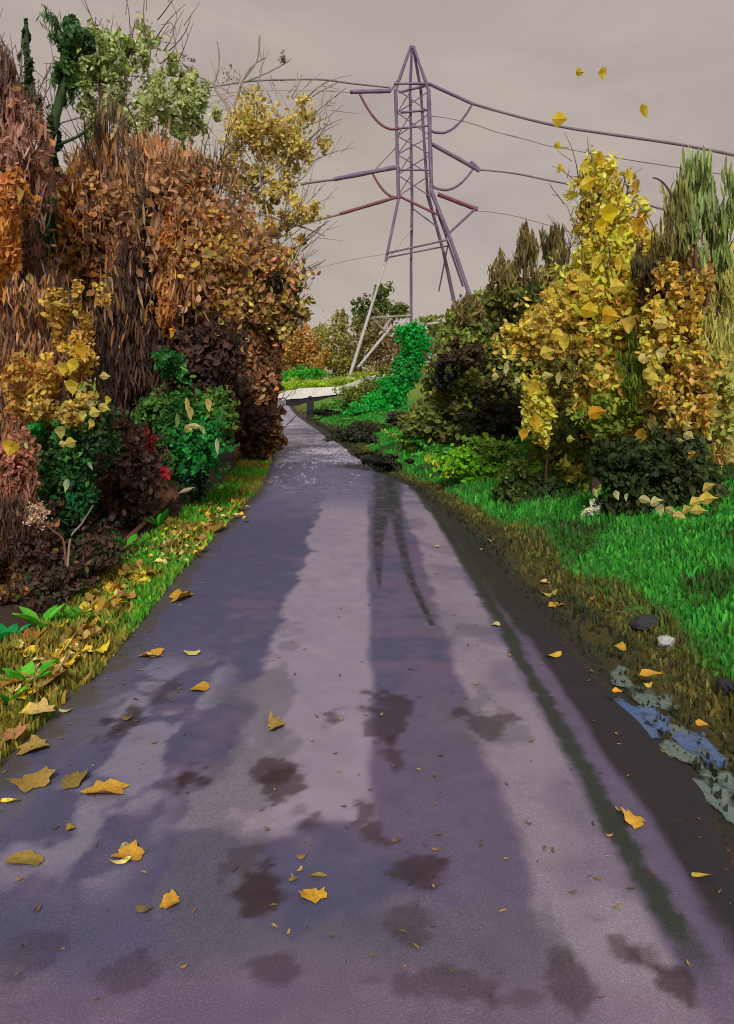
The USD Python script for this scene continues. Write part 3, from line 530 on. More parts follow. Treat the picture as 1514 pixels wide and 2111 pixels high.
# ------------------------------------------------------------------ the right side of the lane
plant('yellow_leaved_tree', 'bright yellow autumn tree in the middle of the right hedge', 'tree', 10.5, 1230,
      [('crown', [(1235, 640, 100, 110, {}, 1350, 34, YEL + ORG[:1]), (1240, 480, 52, 120, {}, 702, 30, YEL + [(150, 122, 40)]), (1225, 380, 34, 60, {}, 216, 25, YEL), (1300, 480, 40, 80, {}, 324, 28, YEL + OCH), (1130, 690, 80, 66, {}, 756, 31, YEL[1:] + OCH + OLV[1:2]),
                  (1260, 780, 110, 90, {}, 1026, 33, YEL + OCH), (1110, 840, 34, 76, {}, 405, 28, YEL), (1300, 890, 76, 70, {}, 702, 30, YEL[:2] + ORG[:1] + OCH), (1240, 560, 70, 80, {}, 486, 33, [(224, 178, 50), (232, 188, 70)])]),
       ('green_leaves', [(1305, 755, 28, 70, {'dd': -.8, **SP}, 148, 41, [(74, 98, 26), (92, 112, 34)]), (1180, 620, 50, 70, {'dd': .3}, 405, 30, OLV[1:] + [(92, 104, 40)]), (1250, 850, 60, 44, {'dd': -.7}, 216, 28, [(84, 104, 34), (108, 116, 40)]), (1165, 770, 40, 60, {'dd': -.3}, 270, 28, [(112, 104, 46), (96, 96, 40)])])],
      trunk=([(1230, 1100), (1236, 860), (1240, 620), (1238, 440), (1234, 320)], 30, 5), limbs=[([(1238, 760), (1300, 620), (1320, 500)], 12, 4), ([(1238, 740), (1170, 680), (1120, 640)], 12, 4), ([(1238, 480), (1210, 400), (1202, 345)], 6, 3), ([(1238, 520), (1286, 430), (1298, 360)], 6, 3)],
      leaves=[(1206, 345, 18, 28, BRT), (1214, 376, 30, 30, (226, 190, 50)), (1240, 330, 18, 30, (214, 176, 44)), (1298, 362, 20, 42, (222, 190, 70)), (1312, 384, 22, 34, (190, 146, 50)), (1258, 440, 56, 60, (232, 190, 30)), (1240, 466, 30, 34, (226, 182, 30)), (1316, 466, 46, 50, (200, 150, 46)), (1346, 494, 44, 32, (222, 190, 70)),
              (1316, 518, 34, 34, (226, 196, 84)), (1230, 540, 32, 60, (226, 190, 70)), (1276, 545, 20, 44, (222, 184, 60)), (1204, 578, 36, 36, (222, 186, 66)), (1272, 590, 36, 36, (226, 192, 80)), (1216, 640, 60, 54, (226, 182, 50)), (1256, 650, 70, 70, (220, 172, 44)), (1298, 668, 48, 56, (222, 184, 84)), (1366, 666, 46, 38, (212, 190, 110), 1.4), (1150, 690, 36, 30, (212, 186, 70)), (1164, 706, 32, 40, (220, 190, 70)),
              (1128, 726, 30, 26, (206, 184, 80)), (1330, 738, 28, 22, (204, 190, 120), 1.3), (1364, 728, 22, 28, (216, 202, 130), 1.5), (1340, 770, 40, 36, (206, 186, 90), 1.3), (1346, 782, 26, 26, (222, 200, 90), 1.4), (1022, 776, 16, 16, PAL), (1044, 760, 12, 28, (196, 190, 130)), (1100, 800, 30, 50, (220, 182, 60)), (1066, 785, 14, 14, CRM), (1128, 774, 30, 16, (200, 190, 110)), (1152, 780, 12, 26, (196, 190, 100)),
              (1104, 870, 40, 60, (222, 172, 50)), (1080, 894, 20, 26, (216, 168, 50)), (1230, 850, 60, 46, (212, 158, 40)), (1320, 900, 40, 60, (226, 176, 56)), (1290, 920, 40, 34, (206, 152, 44)), (1280, 945, 20, 16, (222, 200, 140)), (1304, 946, 22, 18, (206, 186, 120)), (1176, 905, 16, 16, (190, 180, 90)), (1346, 876, 20, 30, (230, 206, 130))], front=1.0, fine=[(1240, 480, 60, 110, 40, 90, 3, .6, .5), (1250, 720, 130, 140, 50, 100, 3, .6, .9)])
plant('olive_hedge', 'long olive green hedge behind the yellow tree that closes the right bank', 'hedge', 14.5, 1250,
      [('crown', [(1180, 880, 90, 80, {}, 700, 28, DGR), (1300, 900, 110, 90, {}, 800, 30, DGR + OLV[1:2]), (1440, 900, 110, 100, {}, 700, 30, DGR + OLV[1:2]), (1250, 800, 110, 80, {}, 500, 30, DGR + OLV), (1560, 860, 100, 160, {}, 700, 32, DGR + OLV)])],
      trunk=([(1250, 1010), (1254, 900), (1250, 800)], 12, 4))
plant('brown_stalk_clump', 'clump of upright olive brown stalks standing left of the yellow tree', 'shrub', 13.5, 1110,
      [('stalks', [(1090, 540, 26, 76, {**SP, 'depth': .4}, 150, 66, [(92, 82, 44), (78, 66, 40), (104, 94, 52)]), (1135, 540, 24, 84, {**SP, 'depth': .4}, 150, 66, [(92, 82, 44), (74, 64, 38)]), (1040, 590, 30, 60, {**SP, 'depth': .4, 'tilt': .3}, 150, 60, [(92, 80, 46), (104, 92, 50)]), (1165, 545, 14, 60, {**SP, 'depth': .3}, 60, 60, [(80, 66, 40), (96, 84, 44)]), (960, 640, 34, 30, {'style': 'stroke', 'aspect': .18, 'tilt': .7, 'depth': .4}, 60, 46, [(120, 106, 66), (96, 86, 50)]),
                   (1110, 640, 90, 70, {}, 800, 34, DGR + [(96, 96, 40)])])],
      limbs=[([(1090, 700), (1086, 560), (1074, 478)], 8, 2), ([(1110, 700), (1098, 560), (1094, 485)], 8, 2), ([(1130, 700), (1136, 560), (1138, 470)], 8, 2), ([(1150, 700), (1156, 560), (1164, 474)], 8, 2), ([(1060, 700), (1040, 600), (1016, 545)], 8, 2), ([(1010, 680), (980, 650), (930, 616)], 7, 2), ([(1040, 690), (1030, 590), (1024, 530)], 7, 2)])
plant('dark_green_hedge', 'long dark green hedge shrub between the bend and the yellow tree', 'hedge', 18, 960,
      [('crown', [(985, 704, 76, 66, {}, 1100, 28, DGR + [(100, 120, 46)]), (1010, 640, 60, 46, {}, 500, 28, [(74, 92, 34), (90, 104, 40), (60, 76, 30)]), (938, 800, 62, 76, {}, 1100, 28, DGR), (1010, 790, 100, 100, {}, 1400, 28, DGR + [(76, 62, 40)]), (890, 866, 50, 40, {}, 600, 26, DGR), (980, 880, 100, 60, {}, 1100, 28, DGR + DRK[:1]), (1070, 740, 60, 80, {}, 700, 28, DGR + OLV[1:2]),
                  (968, 652, 36, 36, {}, 300, 26, [(96, 114, 40), (110, 122, 50)]), (850, 874, 30, 22, {'dd': 1}, 240, 24, DGR)]),
       ('dark_leaves', [(1020, 860, 66, 40, {'dd': -1.5}, 420, 28, [(48, 38, 36), (40, 44, 26)]), (920, 770, 24, 40, {'dd': -1.3}, 120, 26, [(30, 36, 24)]), (960, 740, 40, 30, {'dd': -1.6}, 160, 26, [(64, 52, 36)]), (826, 862, 26, 14, {'dd': 4}, 160, 22, [(54, 48, 42), (60, 56, 40)])])],
      trunk=([(960, 960), (962, 820), (970, 680)], 30, 10), limbs=[([(962, 830), (900, 760), (870, 720)], 12, 4), ([(962, 820), (1030, 740), (1050, 660)], 12, 4)])
plant('gold_olive_shrub', 'soft olive gold shrub filling the gap between the yellow tree and the right edge', 'shrub', 11.2, 1420,
      [('crown', [(1400, 700, 110, 170, {}, 1100, 36, OLV + OCH[:1]), (1440, 860, 90, 130, {}, 800, 36, OLV + [(130, 130, 66)]), (1470, 600, 70, 120, {}, 500, 36, OLV + [(138, 138, 74), (176, 136, 66)]), (1330, 600, 70, 120, {}, 420, 34, OLV + YEL[3:])])],
      trunk=([(1410, 1110), (1414, 820), (1420, 560)], 20, 5), limbs=[([(1412, 820), (1340, 640), (1330, 540)], 9, 3)])
plant('feathery_green_shrub', 'tall feathery green shrub with upright sprays at the right edge', 'shrub', 9.3, 1440,
      [('sprays', [(1400, 440, 26, 90, {**SP, 'tilt': .12, 'depth': .3}, 130, 80, [(108, 108, 60), (120, 124, 68), (96, 94, 54)]), (1440, 420, 34, 110, {**SP, 'tilt': .1, 'depth': .3}, 150, 84, [(118, 130, 80), (102, 116, 64), (130, 140, 92)]), (1485, 480, 26, 120, {**SP, 'tilt': .12, 'depth': .3}, 130, 84, [(108, 122, 66), (94, 108, 56)]), (1370, 520, 30, 70, {**SP, 'depth': .3}, 100, 70, [(84, 80, 40), (100, 94, 50)]),
                   (1474, 660, 50, 120, {**ST}, 240, 60, [(142, 142, 70), (124, 122, 62), (160, 146, 80)]), (1484, 820, 50, 120, {}, 300, 36, [(136, 138, 66), (150, 146, 84)])])],
      trunk=([(1445, 1120), (1440, 800), (1436, 560), (1430, 420)], 18, 4), limbs=[([(1440, 720), (1405, 560), (1384, 400), (1346, 366)], 9, 3), ([(1440, 700), (1470, 520), (1462, 380), (1440, 330)], 9, 2), ([(1440, 760), (1490, 600), (1500, 470)], 9, 3)])
plant('copper_shrub', 'copper and olive brown shrub between the yellow tree and the right edge', 'shrub', 9.6, 1400,
      [('gold_leaves', [(1410, 640, 66, 110, {'dd': -.4, 'loose': True}, 260, 32, YEL[3:] + OCH[:1]), (1420, 800, 64, 110, {'dd': -.4, 'loose': True}, 260, 32, OCH + YEL[3:]), (1370, 740, 50, 100, {'dd': -.3, 'loose': True}, 200, 32, YEL[1:])]),
       ('crown', [(1400, 640, 60, 120, {}, 420, 36, OLV[:2] + [(120, 90, 50), (104, 84, 46)]), (1440, 590, 40, 60, {}, 240, 36, [(166, 112, 50), (146, 104, 54)]), (1400, 820, 60, 120, {}, 420, 36, OLV + [(136, 112, 60)]), (1350, 600, 36, 70, {}, 260, 36, [(76, 58, 40), (92, 72, 44)]), (1460, 880, 34, 110, ST, 260, 60, ORG[:1] + [(176, 128, 60), (150, 110, 50)]), (1380, 900, 44, 70, {}, 260, 36, [(112, 122, 84), (128, 132, 96), (120, 118, 70)]), (1330, 545, 20, 40, {'dd': -.2, **SP}, 50, 60, [(64, 60, 36)])])],
      trunk=([(1400, 1120), (1402, 820), (1396, 560)], 22, 6), limbs=[([(1401, 800), (1440, 660), (1446, 560)], 9, 3), ([(1401, 780), (1356, 660), (1340, 560)], 9, 3)],
      fine=[(1410, 560, 70, 80, 26, 90, 3, .4, .5)],
      leaves=[(1416, 878, 24, 22, (196, 188, 120)), (1420, 898, 22, 20, (206, 196, 130)), (1424, 940, 34, 30, (212, 162, 60)), (1400, 910, 20, 16, (180, 176, 120))], front=.9)
plant('dark_evergreen_bush', 'very dark green bush at the foot of the copper shrub on the right bank', 'bush', 8.9, 1330,
      [('crown', [(1290, 960, 74, 60, {}, 560, 34, [(38, 52, 24), (30, 42, 22), (48, 62, 28)]), (1400, 970, 64, 80, {}, 560, 34, [(36, 48, 24), (46, 56, 30), (58, 66, 34)]), (1320, 1050, 80, 56, {}, 520, 34, [(36, 46, 22), (46, 58, 26)]), (1440, 1000, 50, 60, {}, 240, 34, [(58, 70, 34), (74, 84, 40)])])],
      trunk=([(1330, 1130), (1330, 1020), (1340, 920)], 12, 4),
      leaves=[(1330, 1030, 26, 18, (196, 190, 130)), (1352, 1034, 26, 22, (204, 194, 136)), (1362, 1050, 18, 26, (206, 198, 140)), (1382, 1052, 24, 16, (190, 180, 120)), (1400, 1066, 30, 24, (214, 190, 110)), (1416, 1050, 22, 20, (206, 180, 90)), (1410, 1076, 24, 24, (226, 186, 80)), (1436, 1034, 34, 24, (220, 190, 100)), (1458, 1028, 44, 36, (222, 186, 84)), (1460, 1004, 36, 24, (206, 180, 90)), (1440, 1052, 30, 20, (226, 196, 100)), (1272, 1020, 12, 22, (206, 200, 150)), (1292, 1024, 10, 18, (196, 190, 140)), (1228, 1016, 10, 22, (190, 190, 120))], front=.8)
plant('dark_evergreen_bush', 'dark green bush in front of the lime green foliage, left of the cream seed head', 'bush', 11.2, 1100,
      [('crown', [(1060, 1000, 40, 40, {}, 260, 28, DGR[:2] + [(40, 62, 26)]), (1120, 1030, 50, 50, {}, 360, 28, [(34, 50, 22), (44, 62, 26)]), (1170, 1040, 44, 56, {}, 320, 28, [(40, 66, 24), (56, 84, 28)]), (1140, 940, 60, 50, {'dd': .5}, 400, 30, DGR), (1200, 1000, 40, 60, {'dd': .3}, 280, 30, DGR)])],
      trunk=([(1120, 1090), (1122, 1010), (1130, 930)], 10, 4))
plant('lime_green_bush', 'low lime green bush behind the emerald grass strip', 'bush', 13.2, 1000,
      [('crown', [(960, 950, 62, 28, {}, 340, 24, [(96, 146, 30), (84, 132, 28), (112, 160, 36)]), (1020, 985, 50, 40, {}, 340, 24, [(110, 156, 34), (88, 132, 28)]), (1000, 1010, 44, 34, {}, 240, 24, [(72, 130, 28), (96, 146, 32)]), (1010, 930, 60, 30, {}, 240, 26, [(66, 88, 30), (80, 110, 32)])])], trunk=([(1000, 1050), (1000, 985), (996, 950)], 6, 3))
plant('lime_green_bush', 'small lime green bush between the two dark green bushes', 'bush', 11.6, 1112,
      [('crown', [(1105, 980, 36, 24, {}, 170, 24, [(112, 160, 36), (96, 142, 32)]), (1150, 985, 24, 22, {}, 100, 24, [(120, 160, 40), (140, 150, 50)]), (1090, 965, 40, 16, {}, 120, 22, [(104, 146, 36)]), (1212, 1036, 26, 34, {'dd': -.8}, 140, 26, [(96, 136, 34), (120, 140, 50)]), (1176, 985, 26, 34, {'dd': -.4}, 130, 26, [(150, 140, 60), (132, 126, 56)])])], trunk=([(1120, 1070), (1116, 1000), (1110, 965)], 6, 3))
d0 = 9.0; sl = P(1222, 1110, d0); sl[2] = float(ground_z(sl[0], d0))
sh = thing('cream_seed_head', 'pale cream seed head on a short stalk beside the dark bush on the right', 'dead plant', None, sl)
obj('stalk', tube([sl - [0, 0, .05], P(1220, 1085, d0), P(1222, 1060, d0)], [.012, .01, .007]), M_branch, sh, sl, smooth=True)
v, f, c = blob(1222, 1056, 22, 30, d0, 120, 16, [(226, 210, 160), (206, 190, 120), (232, 222, 190)], depth=.1); tag(obj('seed_head', (v, f), M_leaf, sh, sl, color=c).GetPrim(), kind='stuff')

# ------------------------------------------------------------------ the bend
plant('dark_corner_bush', 'low black green bush overhanging the lane at the foot of the right bank', 'bush', 16.5, 790,
      [('crown', [(736, 896, 46, 18, {'depth': .6}, 460, 18, [(38, 48, 30), (30, 36, 26), (50, 52, 36)]), (796, 950, 44, 15, {'depth': .4, 'loose': True}, 360, 18, [(34, 32, 30), (28, 32, 24), (40, 46, 28)]), (745, 880, 40, 10, {'depth': .8, 'dd': 3}, 260, 18, [(44, 48, 30), (54, 56, 36)])])],
      limbs=[([(790, 985), (792, 950), (780, 910)], 8, 3), ([(794, 985), (812, 950), (830, 915)], 7, 3)])
plant('green_ground_cover', 'bright green low growth along the crest of the right bank near the bend', 'ground cover plant', 20, 880,
      [('leaves', [(850, 902, 44, 13, {'depth': .7, 'loose': True}, 260, 18, [(58, 128, 44), (48, 112, 40), (84, 136, 44)]), (905, 935, 52, 18, {'depth': .7, 'dd': -2.5}, 300, 20, [(52, 132, 44), (74, 140, 44), (60, 112, 38)]), (960, 972, 44, 20, {'depth': .6, 'dd': -5}, 280, 22, [(64, 138, 44), (96, 148, 44), (52, 116, 38)]), (800, 872, 36, 9, {'depth': .8, 'dd': 8}, 200, 16, [(60, 120, 42), (80, 128, 46)])])])
plant('emerald_bush', 'bright emerald bush leaning over the bend in an S shape, below the pylon', 'bush', 40, 740,
      [('crown', [(742, 846, 26, 16, {'depth': .8, 'shell': .2}, 420, 13, EMR[:2] + [(40, 156, 56)]), (780, 832, 32, 24, {'depth': .8, 'shell': .2}, 714, 14, [(36, 152, 54), (28, 136, 48)]), (812, 800, 32, 30, {'depth': .8, 'shell': .2}, 782, 14, [(30, 140, 50), (22, 122, 44)]), (842, 762, 30, 34, {'depth': .8, 'shell': .2}, 782, 14, EMR + [(30, 134, 52)]), (858, 722, 30, 36, {'depth': .8, 'shell': .2}, 816, 14, [(26, 132, 48), (20, 114, 42)]), (852, 690, 32, 26, {'depth': .8, 'shell': .2}, 646, 14, [(30, 138, 52), (22, 120, 46)])])],
      trunk=([(745, 862), (790, 824), (834, 775), (856, 705)], 14, 5), mat=M_far)
plant('dark_bank_bush', 'dark green bush beside the dark gap under the white wall at the bend', 'bush', 44, 720,
      [('crown', [(730, 815, 36, 24, {'depth': 1.}, 420, 13, DGR[:3]), (700, 835, 40, 12, {'depth': 1.}, 260, 12, [(76, 120, 40), (62, 104, 36)]), (670, 850, 40, 8, {'depth': 1.}, 200, 11, [(34, 40, 26)]), (770, 800, 34, 26, {'depth': 1.}, 360, 13, DGR), (800, 770, 20, 24, {'depth': 1., 'dd': 1}, 160, 12, DGR)])],
      trunk=([(730, 860), (732, 820)], 8, 3), mat=M_far)
# the low white wall round the bend
WALL = [(556, 836, 822, 62), (590, 834, 806, 63), (622, 834, 800, 64), (700, 822, 797, 66), (740, 806, 783, 69), (812, 780, 762, 74)]
def strip_wall(rows, thick, top_shift=0.0, bottom=None):
    v = []
    for px, yb, yt, d in rows:
        b, t_ = P(px, yb, d), P(px, yt, d)
        v += [b, t_, t_ + [0, thick, 0], b + [0, thick, 0]]
    n = len(rows); f = []
    for i in range(n - 1):
        for j in range(4):
            a, b = i * 4 + j, i * 4 + (j + 1) % 4
            f += [[a, a + 4, b + 4], [a, b + 4, b]]
    f += [[0, 1, 2], [0, 2, 3]]; e = (n - 1) * 4; f += [[e, e + 2, e + 1], [e, e + 3, e + 2]]
    return np.array(v), np.array(f)
wl = P(660, 825, 65)
ww = thing('white_wall', 'low white rail wall curving round the bend at the end of the lane', 'wall', None, wl)
obj('coping', strip_wall([(px, yt + (yb - yt) * .62 if i < 4 else yb, yt, d) for i, (px, yb, yt, d) in enumerate(WALL)], .5), M_white, ww, wl)
obj('base', strip_wall([(px, yb + 10, yt + (yb - yt) * .60, d + .12) for px, yb, yt, d in WALL[1:5]], .3), M_black, ww, wl)
p0 = P(640, 862, 48); p1 = P(640, 826, 48)
pb = trimesh.creation.box((.42, .3, p1[2] - p0[2] + .3)); pb.apply_translation((p0 + p1) / 2)
po = thing('marker_post', 'short black post standing at the end of the lane before the white wall', 'post', None, p0)
obj('shaft', pb, M_black, po, p0)
pc = trimesh.creation.cone(.3, .16, sections=4); pc.apply_translation(p1 + [0, 0, .15]); obj('cap', pc, M_black, po, p0)
# far hedges and trees
plant('low_hedge', 'bright green low hedge above the white wall at the end of the lane', 'hedge', 76, 620,
      [('crown', [(590, 776, 30, 12, {'depth': 1.5}, 260, 10, [(54, 132, 34), (66, 146, 36)]), (640, 768, 36, 15, {'depth': 1.5}, 360, 10, [(54, 138, 36), (40, 116, 32)]), (620, 792, 66, 11, {'depth': 1.2, 'dd': -4}, 500, 9, [(128, 156, 34), (142, 164, 40), (110, 140, 32)]), (710, 786, 60, 10, {'depth': 1.2, 'dd': -3}, 380, 9, [(124, 144, 40), (106, 128, 40)]), (770, 772, 50, 8, {'depth': 1, 'dd': 0}, 240, 9, [(120, 132, 44)])])], trunk=([(620, 810), (620, 780)], 6, 3), mat=M_far)
FT = [('far_tree', 'orange brown far tree left of the pylon, behind the low hedge', 124, 620, [(610, 712, 44, 52, {}, 600, 13, [(150, 112, 50), (136, 104, 56), (164, 112, 44)]), (590, 740, 40, 44, {}, 400, 13, [(140, 104, 56), (128, 110, 58)]), (650, 735, 36, 44, {}, 400, 13, [(164, 114, 48), (146, 120, 60)])]),
      ('far_tree', 'olive green far tree between the orange one and the pylon leg', 126, 690, [(690, 710, 44, 56, {}, 640, 13, [(122, 122, 58), (136, 124, 66), (112, 116, 50)]), (702, 655, 14, 30, {}, 90, 12, [(140, 116, 80), (128, 116, 64)]), (720, 740, 44, 40, {}, 420, 13, [(126, 114, 60), (112, 110, 54)])]),
      ('far_tree', 'dark olive far tree with a ragged top behind the left pylon leg', 122, 780, [(755, 640, 28, 30, {}, 240, 14, [(82, 92, 44), (70, 84, 40)]), (790, 612, 24, 30, {}, 200, 14, [(88, 100, 46), (74, 88, 42)]), (820, 640, 32, 22, {}, 240, 14, [(86, 96, 46), (98, 106, 54)]), (770, 690, 50, 50, {}, 560, 14, [(108, 96, 58), (120, 104, 66), (92, 100, 50)]), (740, 660, 30, 20, {}, 130, 13, [(94, 104, 54)]), (800, 720, 60, 50, {}, 560, 14, [(112, 92, 62), (122, 100, 68)])]),
      ('far_tree', 'pale green far tree between the emerald bush and the dark hedge', 116, 905, [(900, 676, 40, 22, {}, 240, 14, [(112, 118, 60), (128, 128, 66)]), (915, 720, 46, 46, {}, 420, 14, [(122, 126, 86), (108, 120, 66), (140, 136, 110)]), (885, 655, 24, 9, {}, 70, 12, [(124, 130, 60)])])]
for nm, lab, d, px, bl in FT:
    plant(nm, lab, 'tree', d, px, [('crown', bl)], trunk=([(px, 800), (px, 720), (px + 3, 660)], 10, 4), mat=M_far, group=None)
plant('distant_wood', None, None, 260, 700, [('crown', [(x, 768 + 6 * math.sin(x * .02), 70, 26, {'depth': 12}, 260, 12, [(112, 112, 62), (126, 116, 70), (104, 104, 60)]) for x in range(-300, 1900, 90)])], mat=M_far)
dw = stage.GetPrimAtPath('/World/distant_wood'); tag(dw, 'far-off olive wood that closes the view behind the lane', 'wood', None, 'stuff')

# ------------------------------------------------------------------ the pylon and its wires
D = 105.0; kp = D / FOCAL
pyl = P(850, 800, D); pyl[2] = float(ground_z(pyl[0], D))
py = thing('pylon', 'tall grey lattice electricity pylon rising beyond the bend', 'pylon', None, pyl)
def bar(a, b, w0, w1=None, m=None, name='strut', bend=0.0, sides=6):
    """Straight member between picture points a, b = (px, py, metres behind the pylon's middle)."""
    A, B = P(a[0], a[1], D + a[2]), P(b[0], b[1], D + b[2])
    pts_ = [A, B] if not bend else [A + (B - A) * s + np.array([0, 0, -bend * kp * 4 * s * (1 - s)]) for s in np.linspace(0, 1, 7)]
    w1 = w0 if w1 is None else w1
    obj(name, tube(pts_, np.linspace(w0, w1, len(pts_)) * kp * .36, sides, wobble=.10 if bend == 0 else .05), m or M_steel, py, pyl, smooth=True)
LEGS = [[(838, 150, 0), (816, 185, -1.2), (822, 410, -1.2)], [(848, 150, .5), (846, 185, 1.4), (850, 420, 1.6)], [(858, 150, 0), (868, 185, 1.2), (882, 400, 1.6)], [(862, 150, -.5), (884, 185, -1.4), (890, 395, -1.6)]]
FEET = [[(822, 410, -1.2), (795, 540, -3), (718, 782, -5.5)], [(850, 420, 1.6), (848, 540, 3.2), (848, 690, 5)], [(882, 400, 1.6), (915, 520, 3.2), (972, 690, 5.5)], [(890, 395, -1.6), (930, 495, -3), (1030, 740, -5.5)]]
for q, w in zip(LEGS, (11, 9, 9, 12)):
    pp = [P(a, b, D + c) for a, b, c in q[1:]]
    obj('leg', tube(pp, [w * kp * .36] * 2, 6), M_steel, py, pyl, smooth=True)
for n_, (q, w) in enumerate(zip(FEET, (9, 9, 11, 12))):
    A, B, C = [P(a, b, D + c) for a, b, c in q]; C[2] = float(ground_z(C[0], C[1])) - .2
    obj('leg', tube([A, B], [w * kp * .38, w * .9 * kp * .36], 6), M_steel, py, pyl, smooth=True)
    obj('lower_leg', tube([B, C], [w * .9 * kp * .38, w * kp * .42], 6), M_pale if n_ == 0 else M_steel, py, pyl, smooth=True)
for q in LEGS:
    bar(q[1], (850 + (q[0][0] - 850) * .18, 94, 0), 10, 8, name='peak_member')
bar((845, 98, 0), (857, 98, 0), 9, name='peak_plate')
bar((812, 172, -1.3), (888, 172, -1.3), 7, name='girder'); bar((824, 190, -1.3), (886, 174, 1), 8, name='girder'); bar((818, 265, -1.2), (890, 258, -1.4), 6, name='girder'); bar((822, 350, -1.2), (888, 350, -1.5), 6, name='girder')
bar((826, 232, 1), (886, 226, 1), 7, name='girder')
YS = [185, 232, 280, 318, 360, 405]
for y0, y1 in zip(YS[:-1], YS[1:]):
    bar((820, y0, -1.2), (888, y1, -1.5), 3.4, m=M_steel, name='brace'); bar((888, y0, -1.5), (820, y1, -1.2), 3.4, name='brace')
    bar((820, y1, -1.2), (848, y0, 1.5), 3, name='brace')
bar((825, 405, -1.3), (905, 443, -2.0), 8, m=M_rust, name='girder'); bar((797, 522, -3), (924, 494, -3), 6, name='girder'); bar((802, 530, 2), (925, 506, 2), 5, name='girder')
bar((905, 470, -2.2), (852, 430, 1.6), 4, name='brace'); bar((795, 540, -3), (850, 470, 2), 3.5, m=M_wirepale, name='brace'); bar((925, 500, -2), (905, 600, 3.2), 4, name='brace'); bar((900, 430, -2), (955, 590, 3.6), 7, m=M_steel, name='brace')
bar((766, 655, -4), (848, 650, 4), 6, m=M_pale, name='girder'); bar((766, 655, -4), (806, 694, 0), 5, m=M_pale, name='brace'); bar((808, 672, 0), (738, 758, -5), 8, m=M_pale, name='brace'); bar((808, 655, 0), (782, 690, -2), 5, m=M_pale, name='brace'); bar((806, 694, 0), (846, 650, 4), 5, m=M_pale, name='brace')
bar((880, 668, 2), (948, 660, 3), 8, m=M_pale, name='girder'); bar((948, 655, 3), (944, 690, 3), 5, m=M_pale, name='brace')
# arms: (tip, root above, root below)
bar((722, 189, -1), (806, 187, -1.3), 12, name='cross_arm'); bar((806, 187, -1.3), (820, 166, -1.2), 6, name='cross_arm')
bar((976, 214, -1), (884, 172, -1.4), 9, name='cross_arm')
bar((990, 352, -1), (890, 296, -1.4), 12, name='cross_arm'); bar((970, 334, -1), (990, 352, -1), 13, name='arm_tip')
bar((985, 432, -1), (903, 400, -1.5), 12, m=M_rust, name='cross_arm'); bar((985, 426, -1), (920, 486, -1.8), 8, name='cross_arm')
bar((766, 356, -1), (822, 296, -1.2), 7, m=M_wirepale, name='cross_arm'); bar((690, 369, -1), (824, 343, -1.2), 13, name='cross_arm')
bar((700, 441, -1), (822, 405, -1.2), 10, m=M_rust, name='cross_arm')
for a, b, s, m_ in (((740, 189, -1), (824, 264, -1.4), 26, M_rust), ((972, 218, -1), (884, 266, -1.4), 26, M_steel), ((978, 344, -1), (888, 380, -1.5), 26, M_steel), ((766, 352, -1), (830, 405, -1.3), 20, M_rust)):
    bar(a, b, 7, 8, m=m_, name='jumper_loop', bend=s)

def wire(label, pts_, w, m, w1=None):
    pp = [P(q[0], q[1], D + (q[2] if len(q) > 2 else -1)) for q in pts_]
    t_ = thing('power_cable', label, 'cable', None, pp[0])
    obj('conductor', tube(pp, np.linspace(w, w1 or w, len(pp)) * kp * .29, 5, .10), m, t_, pp[0], smooth=True)
wire('thick upper cable running from the top right arm down to the right edge', [(976, 214), (1080, 243, -4), (1170, 263, -8), (1290, 281, -13), (1410, 299, -18), (1530, 323, -23), (1700, 370, -30)], 10, M_wire, 9)
wire('faint second cable on the right just under the thick upper one', [(888, 238), (960, 250), (1030, 273), (1110, 294), (1200, 312, -4), (1500, 360, -20)], 6, M_wirepale, 5)
wire('cable from the middle right arm passing behind the yellow tree', [(988, 350), (1060, 357, -3), (1130, 371, -6), (1190, 383, -8), (1400, 440, -18)], 7, M_wire)
wire('thin faint cable from the lowest right arm', [(985, 434), (1050, 442, -3), (1130, 463, -6), (1300, 520, -14)], 5, M_wirepale)
wire('upper cable going left from the pylon top into the bare twigs', [(806, 180), (730, 172), (650, 163), (540, 165), (430, 180), (300, 206), (100, 260)], 7, M_wire)
wire('faint upper cable just below the topmost left one', [(724, 190), (640, 186), (520, 186), (440, 196), (200, 250)], 4, M_wirepale)
wire('dark middle cable running left to the olive leaved tree', [(702, 368), (640, 376), (580, 387), (400, 425)], 10, M_wire)
wire('lower left cable ending behind the olive leaved tree', [(702, 441), (640, 457), (400, 520)], 8, M_wire)
wire('faintest cable, lowest on the left of the pylon', [(797, 523), (720, 536), (630, 558), (400, 600)], 3.5, M_wirepale)

